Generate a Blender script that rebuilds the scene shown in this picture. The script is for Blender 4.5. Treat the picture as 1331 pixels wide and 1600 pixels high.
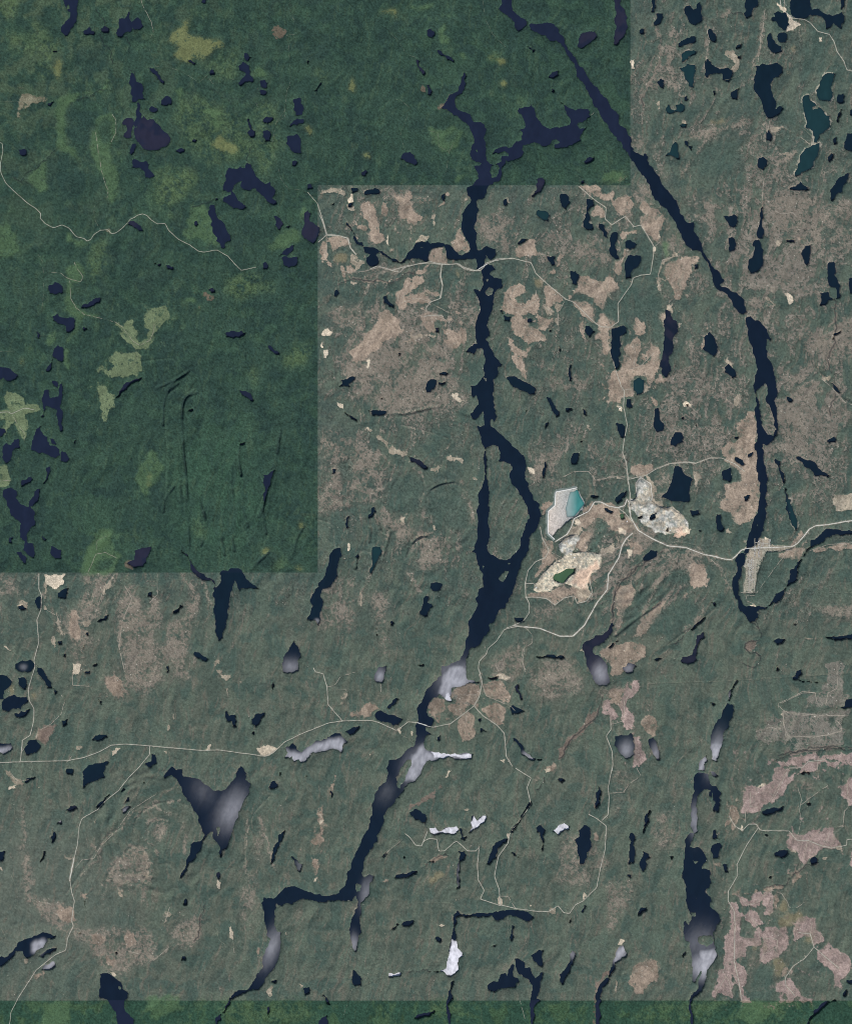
import bpy, math, time
import numpy as np
from collections import defaultdict
T00 = time.time()
scene = bpy.context.scene
for o in list(bpy.data.objects): bpy.data.objects.remove(o)
R = math.radians
W, H = 1331.0, 1600.0            # one unit is about thirty metres of the country below

# ---------------------------------------------------------------- camera, sky, sun
CAMH = 6000.0
cam_d = bpy.data.cameras.new('camera'); cam = bpy.data.objects.new('camera', cam_d)
scene.collection.objects.link(cam); scene.camera = cam
cam.location = (0, 0, CAMH)
cam_d.sensor_fit = 'VERTICAL'; cam_d.sensor_height = 36.0; cam_d.lens = 36.0*CAMH/H
cam_d.clip_start = 10.0; cam_d.clip_end = 30000.0

SUN_AZ, SUN_EL = 150.0, 47.0
world = bpy.data.worlds.new('World'); scene.world = world; world.use_nodes = True
wn = world.node_tree
sky = wn.nodes.new('ShaderNodeTexSky'); sky.sky_type = 'NISHITA'; sky.sun_disc = False
sky.sun_elevation = R(SUN_EL); sky.sun_rotation = R(SUN_AZ)
bg = wn.nodes['Background']; bg.inputs[1].default_value = 0.10
wn.links.new(sky.outputs[0], bg.inputs[0])
sun_d = bpy.data.lights.new('sun', 'SUN'); sun_d.energy = 3.4; sun_d.angle = R(0.5); sun_d.color = (1.0, .95, .88)
sun = bpy.data.objects.new('sun', sun_d); scene.collection.objects.link(sun)
sun.rotation_euler = (R(90-SUN_EL), 0, R(180-SUN_AZ))
scene.view_settings.view_transform = 'Standard'; scene.view_settings.look = 'None'
scene.view_settings.exposure = 0.0; scene.view_settings.gamma = 1.0
scene.render.engine = 'CYCLES'
scene.cycles.pixel_filter_type = 'BLACKMAN_HARRIS'; scene.cycles.filter_width = 1.0

def lin(*c):
    c = np.array(c, dtype=np.float64)/255.0
    return np.where(c <= .04045, c/12.92, ((c+.055)/1.055)**2.4).astype(np.float32)
DATA = """
@0 0
n 335,0 403,0 402,50 400,110 385,135 370,150 355,185 335,180 318,150 340,110 365,90 370,65 345,50 338,25
i 348,28 360,22 365,45 350,50
n 433,160 455,150 466,136 485,160 500,172 490,183 455,182 437,178
b 525,145 545,132 570,145 568,165 545,172 527,160
n 620,95 645,95 670,58 672,90 690,140 680,165 655,165 640,190 615,192 608,160 622,140 618,115
n 690,115 715,90 735,105 745,135 730,155 700,155 690,140
n 1042,0 1085,0 1070,17 1050,15
n 683,375 697,385 710,425 740,435 748,460 740,480 757,515 735,517 720,515 705,532 688,525 692,500 680,480 685,450 676,410
n 712,535 722,532 726,580 735,605 728,640 705,670 700,680 698,650 712,610 706,590 716,560
b 745,600 765,630 800,620 830,650 855,685 875,700 885,735 870,760 830,775 790,782 750,775 725,740 700,700 698,678 722,645
b 640,630 670,610 692,620 700,640 685,680 683,715 660,720 643,710 650,690 665,680 660,650 637,645
n 675,780 690,745 708,745 700,790 685,808 673,795
n 690,825 715,830 730,840 760,835 775,855 770,875 800,905 805,918 780,925 757,925 755,895 735,880 730,870 690,872
n 775,350 800,350 820,370 835,395 855,420 853,440 840,430 820,400 790,375
n 838,520 860,500 885,503 897,525 892,545 860,552 840,545
n 777,560 790,550 822,562 820,578 795,584 778,575
n 1270,275 1285,275 1308,300 1290,320 1275,310
n 1238,345 1260,320 1280,330 1300,365 1298,390 1320,410 1318,430 1290,425 1265,440 1248,447 1240,430 1262,400 1280,380 1265,370 1245,365
n 1090,370 1100,360 1115,362 1120,380 1112,392 1095,393
b 975,315 990,308 1018,325 1015,338 985,325
n 1285,615 1297,620 1300,640 1325,680 1325,712 1305,714 1285,690 1300,672 1292,650
n 100,780 120,772 143,785 140,805 120,812 102,800
n 1000,728 1015,723 1025,732 1020,740 1002,740
n 915,780 940,767 962,778 958,792 938,797 918,790
n 1190,870 1275,875 1280,848 1305,852 1320,890 1345,930 1375,955 1405,945 1432,985 1430,1010 1412,1030 1442,1058 1396,1052 1371,1018 1340,995 1331,980 1300,992 1265,985 1252,970 1258,940 1240,945 1215,960 1210,985 1190,998 1160,990 1175,940 1172,910
n 1205,990 1220,1010 1235,1040 1275,1065 1283,1080 1265,1092 1240,1085 1215,1085 1185,1060 1160,1050 1165,1025 1200,1015
n 1120,1030 1140,1035 1120,1050
n 1095,1062 1118,1065 1122,1090 1135,1135 1165,1160 1180,1200 1200,1235 1195,1255 1170,1260 1168,1290 1150,1290 1145,1265 1125,1255 1130,1235 1105,1180 1100,1140 1080,1100 1090,1085
n 1010,1150 1025,1148 1033,1165 1025,1180 1010,1170
b 670,1150 700,1150 735,1175 745,1200 725,1200 690,1175 668,1165
n 250,535 270,528 285,528 270,540 265,552 252,550
n 275,265 298,260 298,272 282,272
R1 0,720 15,745 18,790 5,850 8,900 35,955 70,990 110,1025 150,1060 190,1085 215,1110 212,1135 240,1165 280,1185 325,1170 360,1185 385,1215 400,1232 440,1240 455,1255 475,1245 490,1220 525,1197 565,1195 580,1215 605,1212 640,1185 665,1160 680,1140 705,1130
R1 740,1112 765,1120 790,1145 820,1165 860,1162 880,1200 930,1245 990,1275 1030,1305 1060,1312 1130,1300 1160,1318 1185,1331 1220,1371 1255,1406 1331,1390
k 555,1188 572,1186 576,1202 560,1208
R2 690,0 740,20 760,60 790,120 800,170
R3 800,170 783,200 780,260 800,310 810,345 885,355 940,370 990,400 1035,432
R3 1090,410 1110,438 1150,430 1175,400 1215,415
R3 1035,432 1090,385
R2 585,595 605,625 605,690 580,740
R2 500,690 515,800 530,880 550,960 565,990 560,1030
R3 525,1197 500,1150 490,1100 500,1050 555,1025
R3 0,530 90,530 215,520
R3 195,1260 205,1331 225,1361 228,1411 232,1531 215,1631 212,1701
s 655,190 665,220 680,240 670,270
s 500,50 525,90 545,130
s 520,180 540,240 580,270 590,330
s 50,925 110,945 160,890 200,870 260,810 290,780
s 720,510 700,370 670,350
s 400,520 470,505 545,470
o 890,185 920,140 950,140 960,110 990,100 985,150 960,175 1040,185 1120,205 1170,235 1160,250 1110,245 1095,290 1060,310 1020,300 1000,345 940,320 905,300 930,260 910,235 885,220
l 470,760 485,680 500,620 530,600 585,590 605,620 605,700 575,760 570,840 605,870 620,940 610,1020 590,1060 560,1030 545,960 520,890 500,840 475,820
d 520,640 560,610 585,640 580,690 560,750 530,740 510,690
l 290,520 340,500 440,480 530,460 550,430 590,400 560,460 520,485 400,515 360,540 345,600 340,680 350,750 400,790 440,860 420,850 370,800 310,780 290,740 300,620 290,560
c 100,530 110,490 180,500 225,505 240,530 170,540 120,560 100,620
o 285,300 320,300 325,380 300,430 285,390
l 910,470 945,455 960,490 930,500
m 920,480 1100,520 1250,620 1331,700 1331,800 1100,850 960,760 920,650
m 780,1000 900,900 1000,880 1030,930 960,1030 850,1080 770,1060
l 350,1200 370,1210 400,1250 440,1265 460,1275 400,1280 345,1250
l 1000,1080 1060,1060 1130,1190 1120,1280 1040,1240 950,1230 990,1140
l 150,910 250,810 245,900 250,980 200,1000 150,940
l 0,1150 60,1180 100,1300 60,1331 0,1331
o 1140,700 1190,740 1250,770 1210,800 1130,780 1100,750
m 180,100 300,200 310,300 240,420 180,380 140,250
m 0,0 100,0 90,80 0,120
m 1000,30 1090,90 1060,110 990,60
d 345,560 480,580 470,760 400,760 350,700
d 250,820 380,830 440,900 440,1000 330,1050 250,960
d 420,240 560,250 570,360 430,420 380,330
@400 0
n 885,155 905,147 928,165 930,185 915,203 895,190
n 940,258 965,268 1000,290 1030,310 1028,325 995,310 960,288 942,270
b 828,305 845,310 848,345 880,385 875,405 850,370 835,335
n 885,440 900,440 905,455 918,475 910,495 890,490 893,460
n 20,420 45,412 62,430 55,455 25,450
n 15,470 50,470 53,490 25,495
n 195,515 235,510 245,550 240,595 205,603 195,570
n 185,640 215,615 250,620 248,640 170,658
n 158,710 190,705 215,690 235,760 238,795 200,795 175,770 155,745
n 38,620 60,605 95,615 60,645 38,635
n 35,680 60,675 80,700 75,735 50,738 35,710
n 187,840 205,833 217,850 205,865 190,862
n 755,810 775,790 800,788 830,825 840,850 825,862 800,845 752,830
n 545,895 570,882 580,895 570,912 550,912
n 265,960 290,955 290,985 270,985
n 263,315 272,312 275,340 268,335
n 483,435 492,432 490,450
n 300,475 340,425 340,440 320,475
t 492,975 530,975 528,1000 500,1005
t 560,995 600,985 620,975 650,1000 640,1010 565,1012
t 480,1060 500,1050 500,1075 482,1078
t 395,1060 410,1052 405,1070
b 92,1120 130,1140 145,1165 120,1200 100,1170
b 150,1178 180,1172 170,1190
b 250,1110 270,1090 285,1110 280,1150 330,1180 325,1220 300,1270 260,1240 235,1200 250,1150
n 120,1331 160,1290 200,1270 195,1300 160,1331
t 965,1008 985,1005 978,1050 968,1040
l 800,25 850,40 900,25 960,25 880,50 830,60
o 640,55 720,50 735,15 742,60 738,110 722,108 720,75 650,70
l 950,150 970,110 985,130 970,180 1000,225 950,235
p 85,155 120,130 158,160 150,195 115,210 90,190
o 1250,310 1300,315 1290,340 1265,335
l 1200,290 1250,280 1260,320 1220,315
l 890,660 940,680 1000,665 1030,655 1075,690 1060,740 1030,780 1000,790 950,765 920,750 905,700
d 980,720 1025,690 1050,660 1040,720 990,750
o 1260,430 1300,420 1305,440 1280,455
o 545,800 590,790 600,820 560,825
o 250,640 280,650 300,690 275,710 255,670
o 480,470 495,390 515,470 515,490
m 300,380 370,360 360,440 335,410
p 970,540 1000,475 1020,495 985,560 910,565
p 830,470 870,450 890,490
p 0,450 20,455 15,500 0,490
l 0,350 60,380 50,400 0,400
m 0,500 100,560 130,720 60,900 0,900
l 1030,950 1060,910 1090,905 1060,940
l 1060,280 1090,270 1090,310
l 240,1080 270,1080 250,1130 225,1120
l 70,1300 150,1200 200,1180 240,1250 220,1270 120,1290
c 1010,1260 1060,1180 1080,1230 1110,1300 1060,1310
q 1130,1130 1250,1100 1331,1150 1331,1331 1250,1290 1160,1200
k 1080,1032 1098,1030 1098,1042 1082,1044
R1 270,1000 320,1060 350,1150 370,1220 325,1260
R1 370,1225 430,1225 480,1240 490,1290 520,1325
R3 180,0 180,80 210,120 205,180 160,185 170,240 178,350 180,430 160,480 150,580 105,640 95,700 80,760 110,850 130,930 170,985 240,990 280,1010
R3 415,1110 460,1130 480,1160
R3 900,680 945,690 950,765 1005,790 990,890 965,950
R3 700,520 750,520 800,560 780,620 750,700 770,770
R3 690,160 750,230 780,280 830,300
R3 1150,0 1190,100 1230,180 1300,250
R3 0,530 20,590 0,610
R3 105,640 150,610 150,530
@700 0
N 85,372 95,395 92,440 75,480 40,505 35,530 50,570 80,582 105,590 130,635 190,648 198,690 185,720 200,770 200,835 240,780 290,762 330,770 350,735 385,725 388,690 360,672 392,672 400,640 385,600 360,575 370,560 420,555 430,533 445,560 455,605 485,650 530,672 580,665 630,650 638,630 620,600 605,560 575,528 600,540 640,565 660,575 720,565 735,580 740,605 720,620 675,635 668,650 680,668 720,662 690,700 692,730 640,755 590,768 555,772 550,755 582,738 560,722 538,728 530,750 490,762 455,740 400,752 385,758 392,790 380,815 340,832 300,830 280,870 282,900 270,940 240,945 215,960 200,1000 190,1030 155,1035 148,1070 160,1090 125,1150 140,1200 150,1210 145,1280 150,1300 170,1310 155,1340 60,1340 110,1310 110,1260 90,1215 68,1190 70,1110 90,1080 120,1040 105,1020 95,985 130,960 160,930 155,910 150,890 135,860 175,850 150,840 120,825 112,800 120,775 138,740 125,690 95,640 52,605 22,590 -38,560 -5,515 10,490 50,475 55,450 70,400
i 215,850 200,835 215,800 255,795 290,785 315,800 310,815 280,810 275,840 245,855
i 222,865 240,855 260,860 262,900 250,920 225,925 218,900
i 148,770 155,770 150,800
N 290,0 320,0 330,20 335,55 370,85 400,100 410,130 390,145 370,165 345,140 340,110 315,90 280,65 262,45 280,20
N 420,130 430,118 490,122 550,125 575,150 600,190 605,225 650,290 680,340 715,375 745,430 790,475 825,510 845,560 890,605 885,635 895,655 925,670 945,710 950,760 985,795 1015,810 1018,795 1030,800 1045,860 1090,910 1110,960 1150,1000 1190,1060 1230,1145 1275,1150 1275,1200 1305,1250 1340,1331 1380,1391 1420,1441 1437,1461 1410,1481 1460,1501 1500,1521 1540,1571 1553,1621 1540,1631 1505,1621 1480,1581 1450,1531 1400,1506 1375,1461 1360,1401 1325,1341 1290,1300 1255,1290 1215,1240 1195,1190 1165,1130 1125,1080 1075,1040 1050,985 1020,920 975,860 920,780 895,735 850,690 825,640 790,600 760,555 735,500 710,440 665,395 655,330 615,280 600,245 560,210 530,215 510,185 465,170 425,155
b 875,0 895,30 915,45 930,90 930,150 905,200 880,235 860,235 865,180 875,140 872,60
b 685,185 715,165 760,160 775,190 745,215 720,235 695,255 670,240 680,220
n 410,235 430,245 450,265 440,275 425,255
n 520,400 540,375 575,368 572,395 540,408
n 537,457 545,460 550,482 540,480
n 705,835 730,815 760,815 755,835 720,855
n 690,940 703,938 700,955 688,952
b 460,930 485,920 503,935 500,965 475,1000 440,1028 432,1015 460,985
t 580,1010 600,1005 628,1020 630,1060 610,1090 590,1075 580,1040
t 718,1035 755,1035 757,1070 735,1085 725,1100 740,1130 730,1160 752,1165 750,1195 720,1195 700,1165 715,1110 722,1070
t 780,1160 800,1165 830,1210 828,1240 805,1225 785,1190
t 845,1215 885,1210 880,1230 865,1270 875,1320 890,1345 870,1350 850,1331 842,1280
t 918,1255 950,1245 980,1265 975,1285 945,1298 920,1285
e 460,1095 500,1095 530,1120 520,1150 480,1135 458,1115
t 285,1050 305,1035 308,1065 290,1070
t 360,1260 385,1240 415,1245 385,1265 365,1272
R1 680,970 760,1040 820,1080 815,1140 850,1170 920,1125 965,1180 1000,1170 1070,1285 1065,1331
R2 1070,1285 1100,1260 1095,1200
R3 1000,1170 1050,1100
R3 900,1331 890,1260 910,1210 960,1185
R3 860,1000 900,940 930,915 945,920
R2 740,600 765,580
R3 0,800 30,740
m 790,900 850,890 935,905 935,965 790,960
l 800,900 850,890 900,905 890,950 810,950
o 250,310 300,320 290,340 260,330
o 265,430 300,420 300,450
m 360,510 410,510 400,550 360,550
q 150,1110 260,1090 340,1180 380,1331 200,1270 150,1200
q 940,650 1030,760 1100,900 1180,1040 1260,1130 1180,1020 1060,760 960,640
c 360,1290 420,1245 450,1240 460,1331 350,1331
k 290,1040 310,1015 315,1060
@931 0
t 283,0 308,0 310,40 300,65 285,60
t 310,70 345,68 345,95 325,130 300,135 312,100
t 225,155 240,145 250,160 245,178 230,178
t 455,45 470,28 490,30 505,50 520,45 540,5 548,30 545,70 555,90 545,115 515,132 485,120 475,90 460,70
s 310,130 320,180 335,200 335,280 330,330 310,360
s 310,0 350,10 380,0
s 330,420 260,440 240,500 245,550
s 690,60 710,75 760,75
t 425,225 460,205 490,190 517,190 518,215 480,228 440,245 425,245
e 440,285 480,262 520,265 515,285 480,295 445,325
e 430,350 515,338 517,370 505,455 480,445 460,410 455,375 435,360
t 583,150 600,150 610,170 625,190 622,222 600,215 580,185
t 567,310 580,305 600,335 640,360 690,355 710,365 700,415 685,427 665,420 655,385 620,380 570,402 562,390
t 722,245 745,230 757,232 750,250 728,257
t 735,290 752,290 750,312 738,305
t 765,0 855,0 840,30 815,45 810,80 780,97 765,75 780,50 770,20
t 920,70 945,55 985,60 997,95 990,155 970,155 945,125 910,110 908,92 930,88
t 1015,0 1115,0 1120,50 1160,45 1200,75 1245,75 1280,60 1290,100 1275,150 1245,130 1230,120 1220,140 1195,157 1190,110 1170,85 1110,75 1085,97 1040,100 1010,70 1005,40
t 1265,0 1300,0 1290,30 1270,50
t 940,185 960,168 985,170 993,195 985,220 955,222 940,205
t 890,180 905,170 915,190 930,225 960,245 965,270 935,280 915,270 895,250 888,220
t 825,340 860,330 900,335 940,322 965,345 970,375 950,400 920,405 905,440 915,490 935,530 930,570 960,550 972,565 945,600 910,615 880,600 865,550 840,490 815,455 818,410 830,380
t 315,425 335,405 355,420 350,460 335,455
e 362,560 375,540 390,570 415,570 412,545 440,535 460,550 450,580 370,588
e 433,650 450,640 470,645 465,665 440,665
e 395,755 412,735 425,750 430,830 400,815 362,810 385,785
t 455,725 470,730 480,755 497,760 495,785 480,765 460,750
t 695,485 725,465 745,455 735,490 730,520 710,515 700,500
t 605,475 615,470 618,490 608,500
t 455,500 475,490 480,515 460,525
t 843,820 870,815 890,835 888,860 865,885 845,875 838,850
t 883,685 900,670 915,715 905,735 880,730
e 1140,470 1170,400 1220,378 1240,380 1225,430 1230,480 1220,525 1160,520 1145,495
t 1255,490 1280,483 1292,500 1285,535 1255,535 1248,515
e 1075,500 1100,490 1125,530 1165,560 1190,595 1215,600 1215,640 1190,680 1160,700 1150,745 1130,740 1125,680 1085,665 1090,620 1080,580 1072,530
e 1090,770 1120,755 1160,740 1155,800 1120,875 1070,895 1035,920 1030,900 1060,840 1075,790
i 1120,560 1150,550 1155,565 1125,572
t 1005,975 1045,958 1060,940 1075,960 1100,975 1105,990 1060,990 1005,988
t 1215,985 1240,960 1265,920 1300,900 1317,900 1310,930 1285,960 1280,1000 1240,1025 1225,1048 1215,1030
t 1255,590 1275,565 1272,600 1255,640 1245,625
t 1228,720 1250,710 1250,745 1232,765
t 1198,815 1220,795 1235,800 1225,830 1208,850
t 1300,690 1345,620 1345,740 1310,785 1285,765
t 1320,570 1340,570 1340,605 1320,600
t 658,1120 690,1125 720,1115 735,1130 730,1175 710,1185 690,1175
t 685,1235 705,1228 730,1270 720,1300 690,1312 685,1290
t 848,1110 862,1050 868,1110 862,1170 872,1195 865,1240 838,1235 836,1195 848,1160
t 820,1250 845,1245 860,1280 865,1331 868,1371 845,1406 800,1428 785,1391 790,1356 815,1331 825,1290 810,1275
t 1085,1280 1110,1270 1112,1331 1108,1361 1095,1383 1070,1331 1060,1320 1070,1300
b 985,1248 1030,1248 1030,1262 990,1258
k 660,265 720,265 735,290 745,330 725,385 710,370 720,330 690,300
o 590,615 665,608 675,635 625,650 590,635
k 315,530 330,525 330,570 310,575
K 178,310 200,310 200,360 180,355
K 1155,198 1170,195 1175,215 1160,222
K 985,70 1010,80 1030,110 1065,130 1020,160 990,165 997,120
K 925,10 940,15 990,55 985,70 950,45
o 1000,260 1030,230 1045,270
o 980,380 1000,368 1015,390
o 262,210 275,208 275,232 265,230
o 402,705 415,705 412,730 404,735
k 445,622 470,630 465,645 440,635
k 900,670 940,660 980,665 930,690
k 945,790 1000,795 1000,825 975,830 985,805 955,805
k 940,1250 965,1260 955,1285 938,1280
c 1040,1235 1070,1240 1060,1260
q 480,690 740,700 740,720 600,730 500,720
q 180,650 240,720 300,880 250,800 180,760
q 500,1100 560,1000 640,1050 600,1200
q 880,1000 1100,1000 1331,1100 1331,1331 1100,1250 900,1200
R1 920,0 960,45 985,65 1020,95 1080,102 1110,120 1150,165 1210,180 1235,220 1250,270 1285,320 1300,365 1345,425
R2 875,50 865,150 850,200 855,240 840,300 845,325
R2 980,0 975,45
R3 840,320 790,350 740,400 660,420
R2 900,630 890,690
R2 870,930 860,1040
R2 1110,750 1060,715
R3 1150,735 1075,670
R2 570,130 580,180 590,210 575,260 570,320
R2 930,1095 960,1115 1020,1105 1035,1125
R2 180,300 185,370 205,395
R3 970,660 1025,695
@0 400
n 258,150 285,135 325,155 328,190 290,200 260,195
n 470,235 500,215 525,215 522,240 480,262 425,272 425,258 460,250
n 275,310 300,298 340,320 385,320 390,345 375,390 350,397 345,365 300,350 278,335
n 428,375 440,365 457,380 440,390
n 280,480 300,460 330,475 335,520 325,550 300,540 275,520
n 240,590 275,530 270,590 245,602
n 188,385 205,400 208,430 195,420
n 0,585 35,580 60,595 95,620 85,640 50,652 20,630 0,620
n 230,700 255,695 260,740 290,730 305,730 310,665 325,660 325,740 315,790 330,840 330,910 315,912 305,860 300,800 270,790 240,775 232,835 215,840 225,790 220,755
n 270,655 300,650 300,685 280,675
n 190,900 215,885 225,930 250,940 260,985 290,990 310,1010 315,1035 290,1050 270,1045 225,1020 165,1010 175,950
n 255,945 280,950 295,980 270,975
n 240,1100 270,1080 265,1115 235,1185 225,1180 245,1140
n 320,1015 345,1020 362,1050 350,1072 315,1065
n 15,990 35,970 60,985 75,950 100,950 105,1000 70,1010 60,1060 30,1080 12,1050
n 0,900 20,895 35,915 10,940 0,935
n 115,1165 160,1145 175,1160 150,1180 115,1200
n 190,1215 212,1210 205,1260 180,1290 150,1310 150,1290 175,1250
n 385,965 393,955 395,972 385,980
b 605,740 630,690 655,655 700,640 745,630 700,655 665,680 630,715
n 1172,400 1200,388 1250,388 1278,400 1270,412 1215,427 1175,422
b 1085,170 1110,163 1115,190 1100,192
n 865,45 905,55 895,75 870,65
b 1238,693 1280,700 1315,740 1320,755 1285,735
n 1248,975 1270,965 1272,978 1252,985
b 980,795 1000,790 1005,805 985,808
b 800,40 840,40 830,55
v 1010,700 960,735 945,790 950,950 970,1150 975,1331 985,1500
v 1245,980 1240,1060 1255,1140
w 920,690 870,720 855,800 870,1000 860,1331
v 980,600 900,660 870,700
w 745,550 900,530 960,600
y 755,310 800,270 855,255 885,285 875,330 840,365 810,400 795,450 760,490 730,490 665,455 630,420 620,370 600,350 625,345 655,375 660,335 690,320 700,345 705,380 720,405 705,430 730,450 770,430 785,390 755,350
y 580,520 610,495 660,505 720,500 735,545 740,600 715,625 640,635 590,635 530,585 510,615 515,580 540,560 580,600 600,570 570,545
y 505,680 560,680 570,720 600,720 605,780 570,800 560,860 535,865 520,790 515,720
y 0,820 60,800 30,760 40,710 100,720 130,740 130,780 200,770 215,800 180,810 140,830 150,900 130,960 90,890 60,870 30,930 10,900 30,850
l 345,60 400,30 440,50 440,100 420,135 380,130 370,200 400,260 440,290 520,300 510,325 430,320 400,400 350,430 340,470 355,600 335,560 340,470 365,410 390,370 400,320 345,290 350,200 360,130 345,90
y 0,1100 40,1090 60,1160 50,1190 10,1200 0,1190
m 1160,150 1250,90 1331,80 1331,200 1270,200 1230,225 1160,190
l 260,405 290,395 290,440 255,470
o 105,540 125,530 130,560 110,570
p 1065,180 1110,205 1130,210 1090,232 1070,225
l 955,220 1040,220 1060,180 1050,225 970,235
l 910,330 960,310 1000,315 950,322
o 770,1130 785,1140 785,1200 770,1195
m 480,0 540,0 500,60 480,150
l 760,1250 700,1150 800,1000 860,1100
m 1270,600 1331,560 1331,700
R3 1255,75 1255,120
R2 270,85 320,90 350,115 420,135 435,110 400,60 390,35
R2 365,130 370,220 400,270 440,305 510,320 605,345 640,370 690,440 730,465 780,440 800,400 805,355
R1 0,835 45,810 65,820 130,790 180,800
R2 65,820 90,870 130,920 130,970
R2 0,1195 60,1165
R3 0,500 80,495
R3 210,415 280,415
R3 690,440 720,520 690,580
@400 400
n 135,5 150,0 215,0 218,30 195,55 170,60 145,45
n 35,35 50,30 65,50 60,68 40,70
n 60,465 75,462 125,505 125,517 100,510 65,480
n 100,1110 75,1170 60,1220 50,1260 35,1320 40,1270 45,1220 38,1170 40,1135 75,1120
v 130,900 100,1100 60,1220 35,1320 10,1400
t 407,180 425,175 433,195 420,212 405,205
t 668,205 680,215 690,235 720,255 715,270 690,262 672,240
t 430,680 450,660 435,640 475,640 495,625 515,627 505,650 480,665 493,682 465,675
t 880,690 890,650 905,638 940,645 935,670 910,705 885,710
t 955,605 985,600 1000,610 985,622 955,620
t 945,655 985,655 975,668 950,668
t 580,800 620,800 680,805 675,825 640,830 605,830
t 645,740 655,735 662,742 652,747
t 455,805 485,825 525,850 525,862 495,845
b 780,1035 820,1050 860,1065 895,1105 870,1108 835,1080 800,1060
t 390,1095 415,1105 412,1130 395,1130
t 595,1310 615,1305 625,1331 598,1331
t 740,500 752,508 742,520
b 930,370 955,370 950,400 930,395
s 430,150 470,130 560,130 650,125 700,140 760,110 820,90
v 680,820 780,820 900,790 1000,780 1100,830
w 760,880 850,900 1000,950
w 890,1230 960,1190 1040,1180 1130,1260
w 330,900 420,1000 500,1100
w 850,1100 880,1200 850,1300
K 340,410 370,375 400,395 385,415 350,418
K 335,460 350,440 355,480 340,478
K 350,490 375,490 370,535 348,530
K 420,755 455,765 455,795 430,785
k 500,825 518,830 518,845
K 575,540 590,530 585,585 573,580
K 1018,712 1050,710 1055,735 1085,755 1060,765 1035,745
k 975,1045 1000,1040 1050,1050 1085,1065 1075,1082 1040,1065 990,1060
k 625,930 655,935 700,975 740,1010 790,1025 780,1040 735,1030 690,1000 660,970 630,950
k 945,1080 955,1100 945,1130 900,1115 940,1110
k 575,885 610,905 600,915
k 1125,1145 1155,1155 1145,1168 1125,1162
c 560,440 590,390 640,340 680,310 730,330 745,380 700,430 650,460 570,540 520,560 480,500
q 330,900 430,880 560,1000 640,1050 620,1200 560,1300 330,1331
q 420,560 900,400 1100,700 1100,780 700,800 500,760
q 340,260 560,240 560,400 380,340
R1 700,75 750,85 770,60 850,40 905,30 940,38 1000,45 1050,40 1080,60 1145,78
R1 965,45 960,110 970,150 960,220 905,240 885,270 885,290
R2 440,75 500,85 560,80 640,60 700,75
R2 860,315 930,305 1000,340
R3 905,240 940,265 1000,290
R3 400,340 500,370 510,390
@700 400
N 135,-15 188,-15 190,35 175,70 180,130 185,150 165,185 115,175 145,200 165,240 165,290 145,340 142,390 150,440 160,460 135,455 110,475 85,497 135,512 150,480 185,490 190,560 185,625 150,670 115,675 120,700 130,740 150,715 160,770 115,820 125,845 145,850 185,805 190,880 145,880 165,930 185,990 190,1090 180,1180 155,1250 160,1331 155,1430 160,1480 180,1550 210,1480 212,1331 210,1200 200,1100 195,1000 230,980 262,990 268,1050 255,1070 300,1072 325,1080 335,1110 320,1130 325,1170 370,1240 410,1300 412,1340 475,1340 475,1290 440,1250 415,1200 400,1140 402,1070 395,1040 350,1000 310,960 255,910 220,880 225,845 235,870 255,835 240,790 228,720 235,640 262,610 255,580 280,565 240,520 215,470 195,430 218,395 200,360 215,310 235,240 240,200 285,155 280,120 240,115 215,95 245,70 235,55 190,40
i 193,180 210,163 235,168 232,195 205,208
i 190,120 210,118 205,135
i 185,630 200,635 195,655
t 510,0 555,0 555,45 540,50 515,15
t 630,80 665,75 685,110 670,155 645,145 632,115
t 930,0 1000,0 995,40 960,70 950,115 925,120 915,60
t 265,280 280,275 295,310 325,315 320,340 290,335
n 410,330 435,325 438,340 415,345
t 710,360 730,360 765,395 735,425 712,395
t 520,385 535,382 532,398
t 850,375 890,365 930,370 925,400 890,420 890,480 885,585 865,590 850,530 840,490 850,430
b 1125,275 1150,285 1190,340 1192,400 1165,440 1170,480 1145,530 1155,600 1135,632 1105,605 1100,560 1115,500 1120,400
t 1275,45 1295,40 1295,65 1280,68
t 302,632 345,625 400,655 455,690 450,718 420,720 375,700 335,680
t 510,730 530,735 550,775 578,805 580,830 560,842 545,810 525,770
t 610,790 640,790 645,805 620,812
t 625,620 635,560 642,570 640,650 630,650
t 695,790 712,800 720,830 705,825
t 500,880 520,850 522,870 505,905
t 925,745 950,740 955,790 930,790
t 1072,790 1095,790 1100,850 1125,880 1115,910 1085,915 1065,880
t 870,870 905,870 920,900 918,945 895,945 888,915
t 1155,960 1180,915 1222,935 1218,965 1180,990 1153,985
t 635,1060 655,1020 680,1030 670,1075 645,1085
e 965,645 1000,630 1020,655 1015,710 985,725 960,700
t 1100,1260 1150,1200 1165,1150 1175,1090 1215,1100 1225,1130 1270,1160 1255,1200 1250,1280 1210,1275 1160,1275
t 870,1280 880,1250 915,1215 915,1250 900,1275
t 735,1240 770,1250 760,1260
t 485,1130 500,1060 510,1100 495,1160
t 1210,840 1225,835 1222,850
t 1282,877 1292,877 1290,888
t 1230,768 1248,768 1245,783
t 400,800 410,800 405,820
t 685,960 697,960 692,970
t 570,460 585,490 580,500
c 540,100 570,60 600,0 570,0 560,60 520,90
c 1040,730 1090,780 1060,770
K 1215,770 1240,755 1270,770 1255,785 1225,785
k 1150,885 1165,878 1168,888
k 725,880 745,900 735,912
k 420,1105 450,1110 450,1135 425,1130
q 420,1140 480,1010 550,1000 580,1150 600,1190 520,1200 470,1250 440,1200
c 950,1095 1060,1080 1040,1130 960,1140
c 470,1300 530,1260 555,1290 520,1331 480,1331
k 865,1145 895,1148 890,1160
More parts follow.
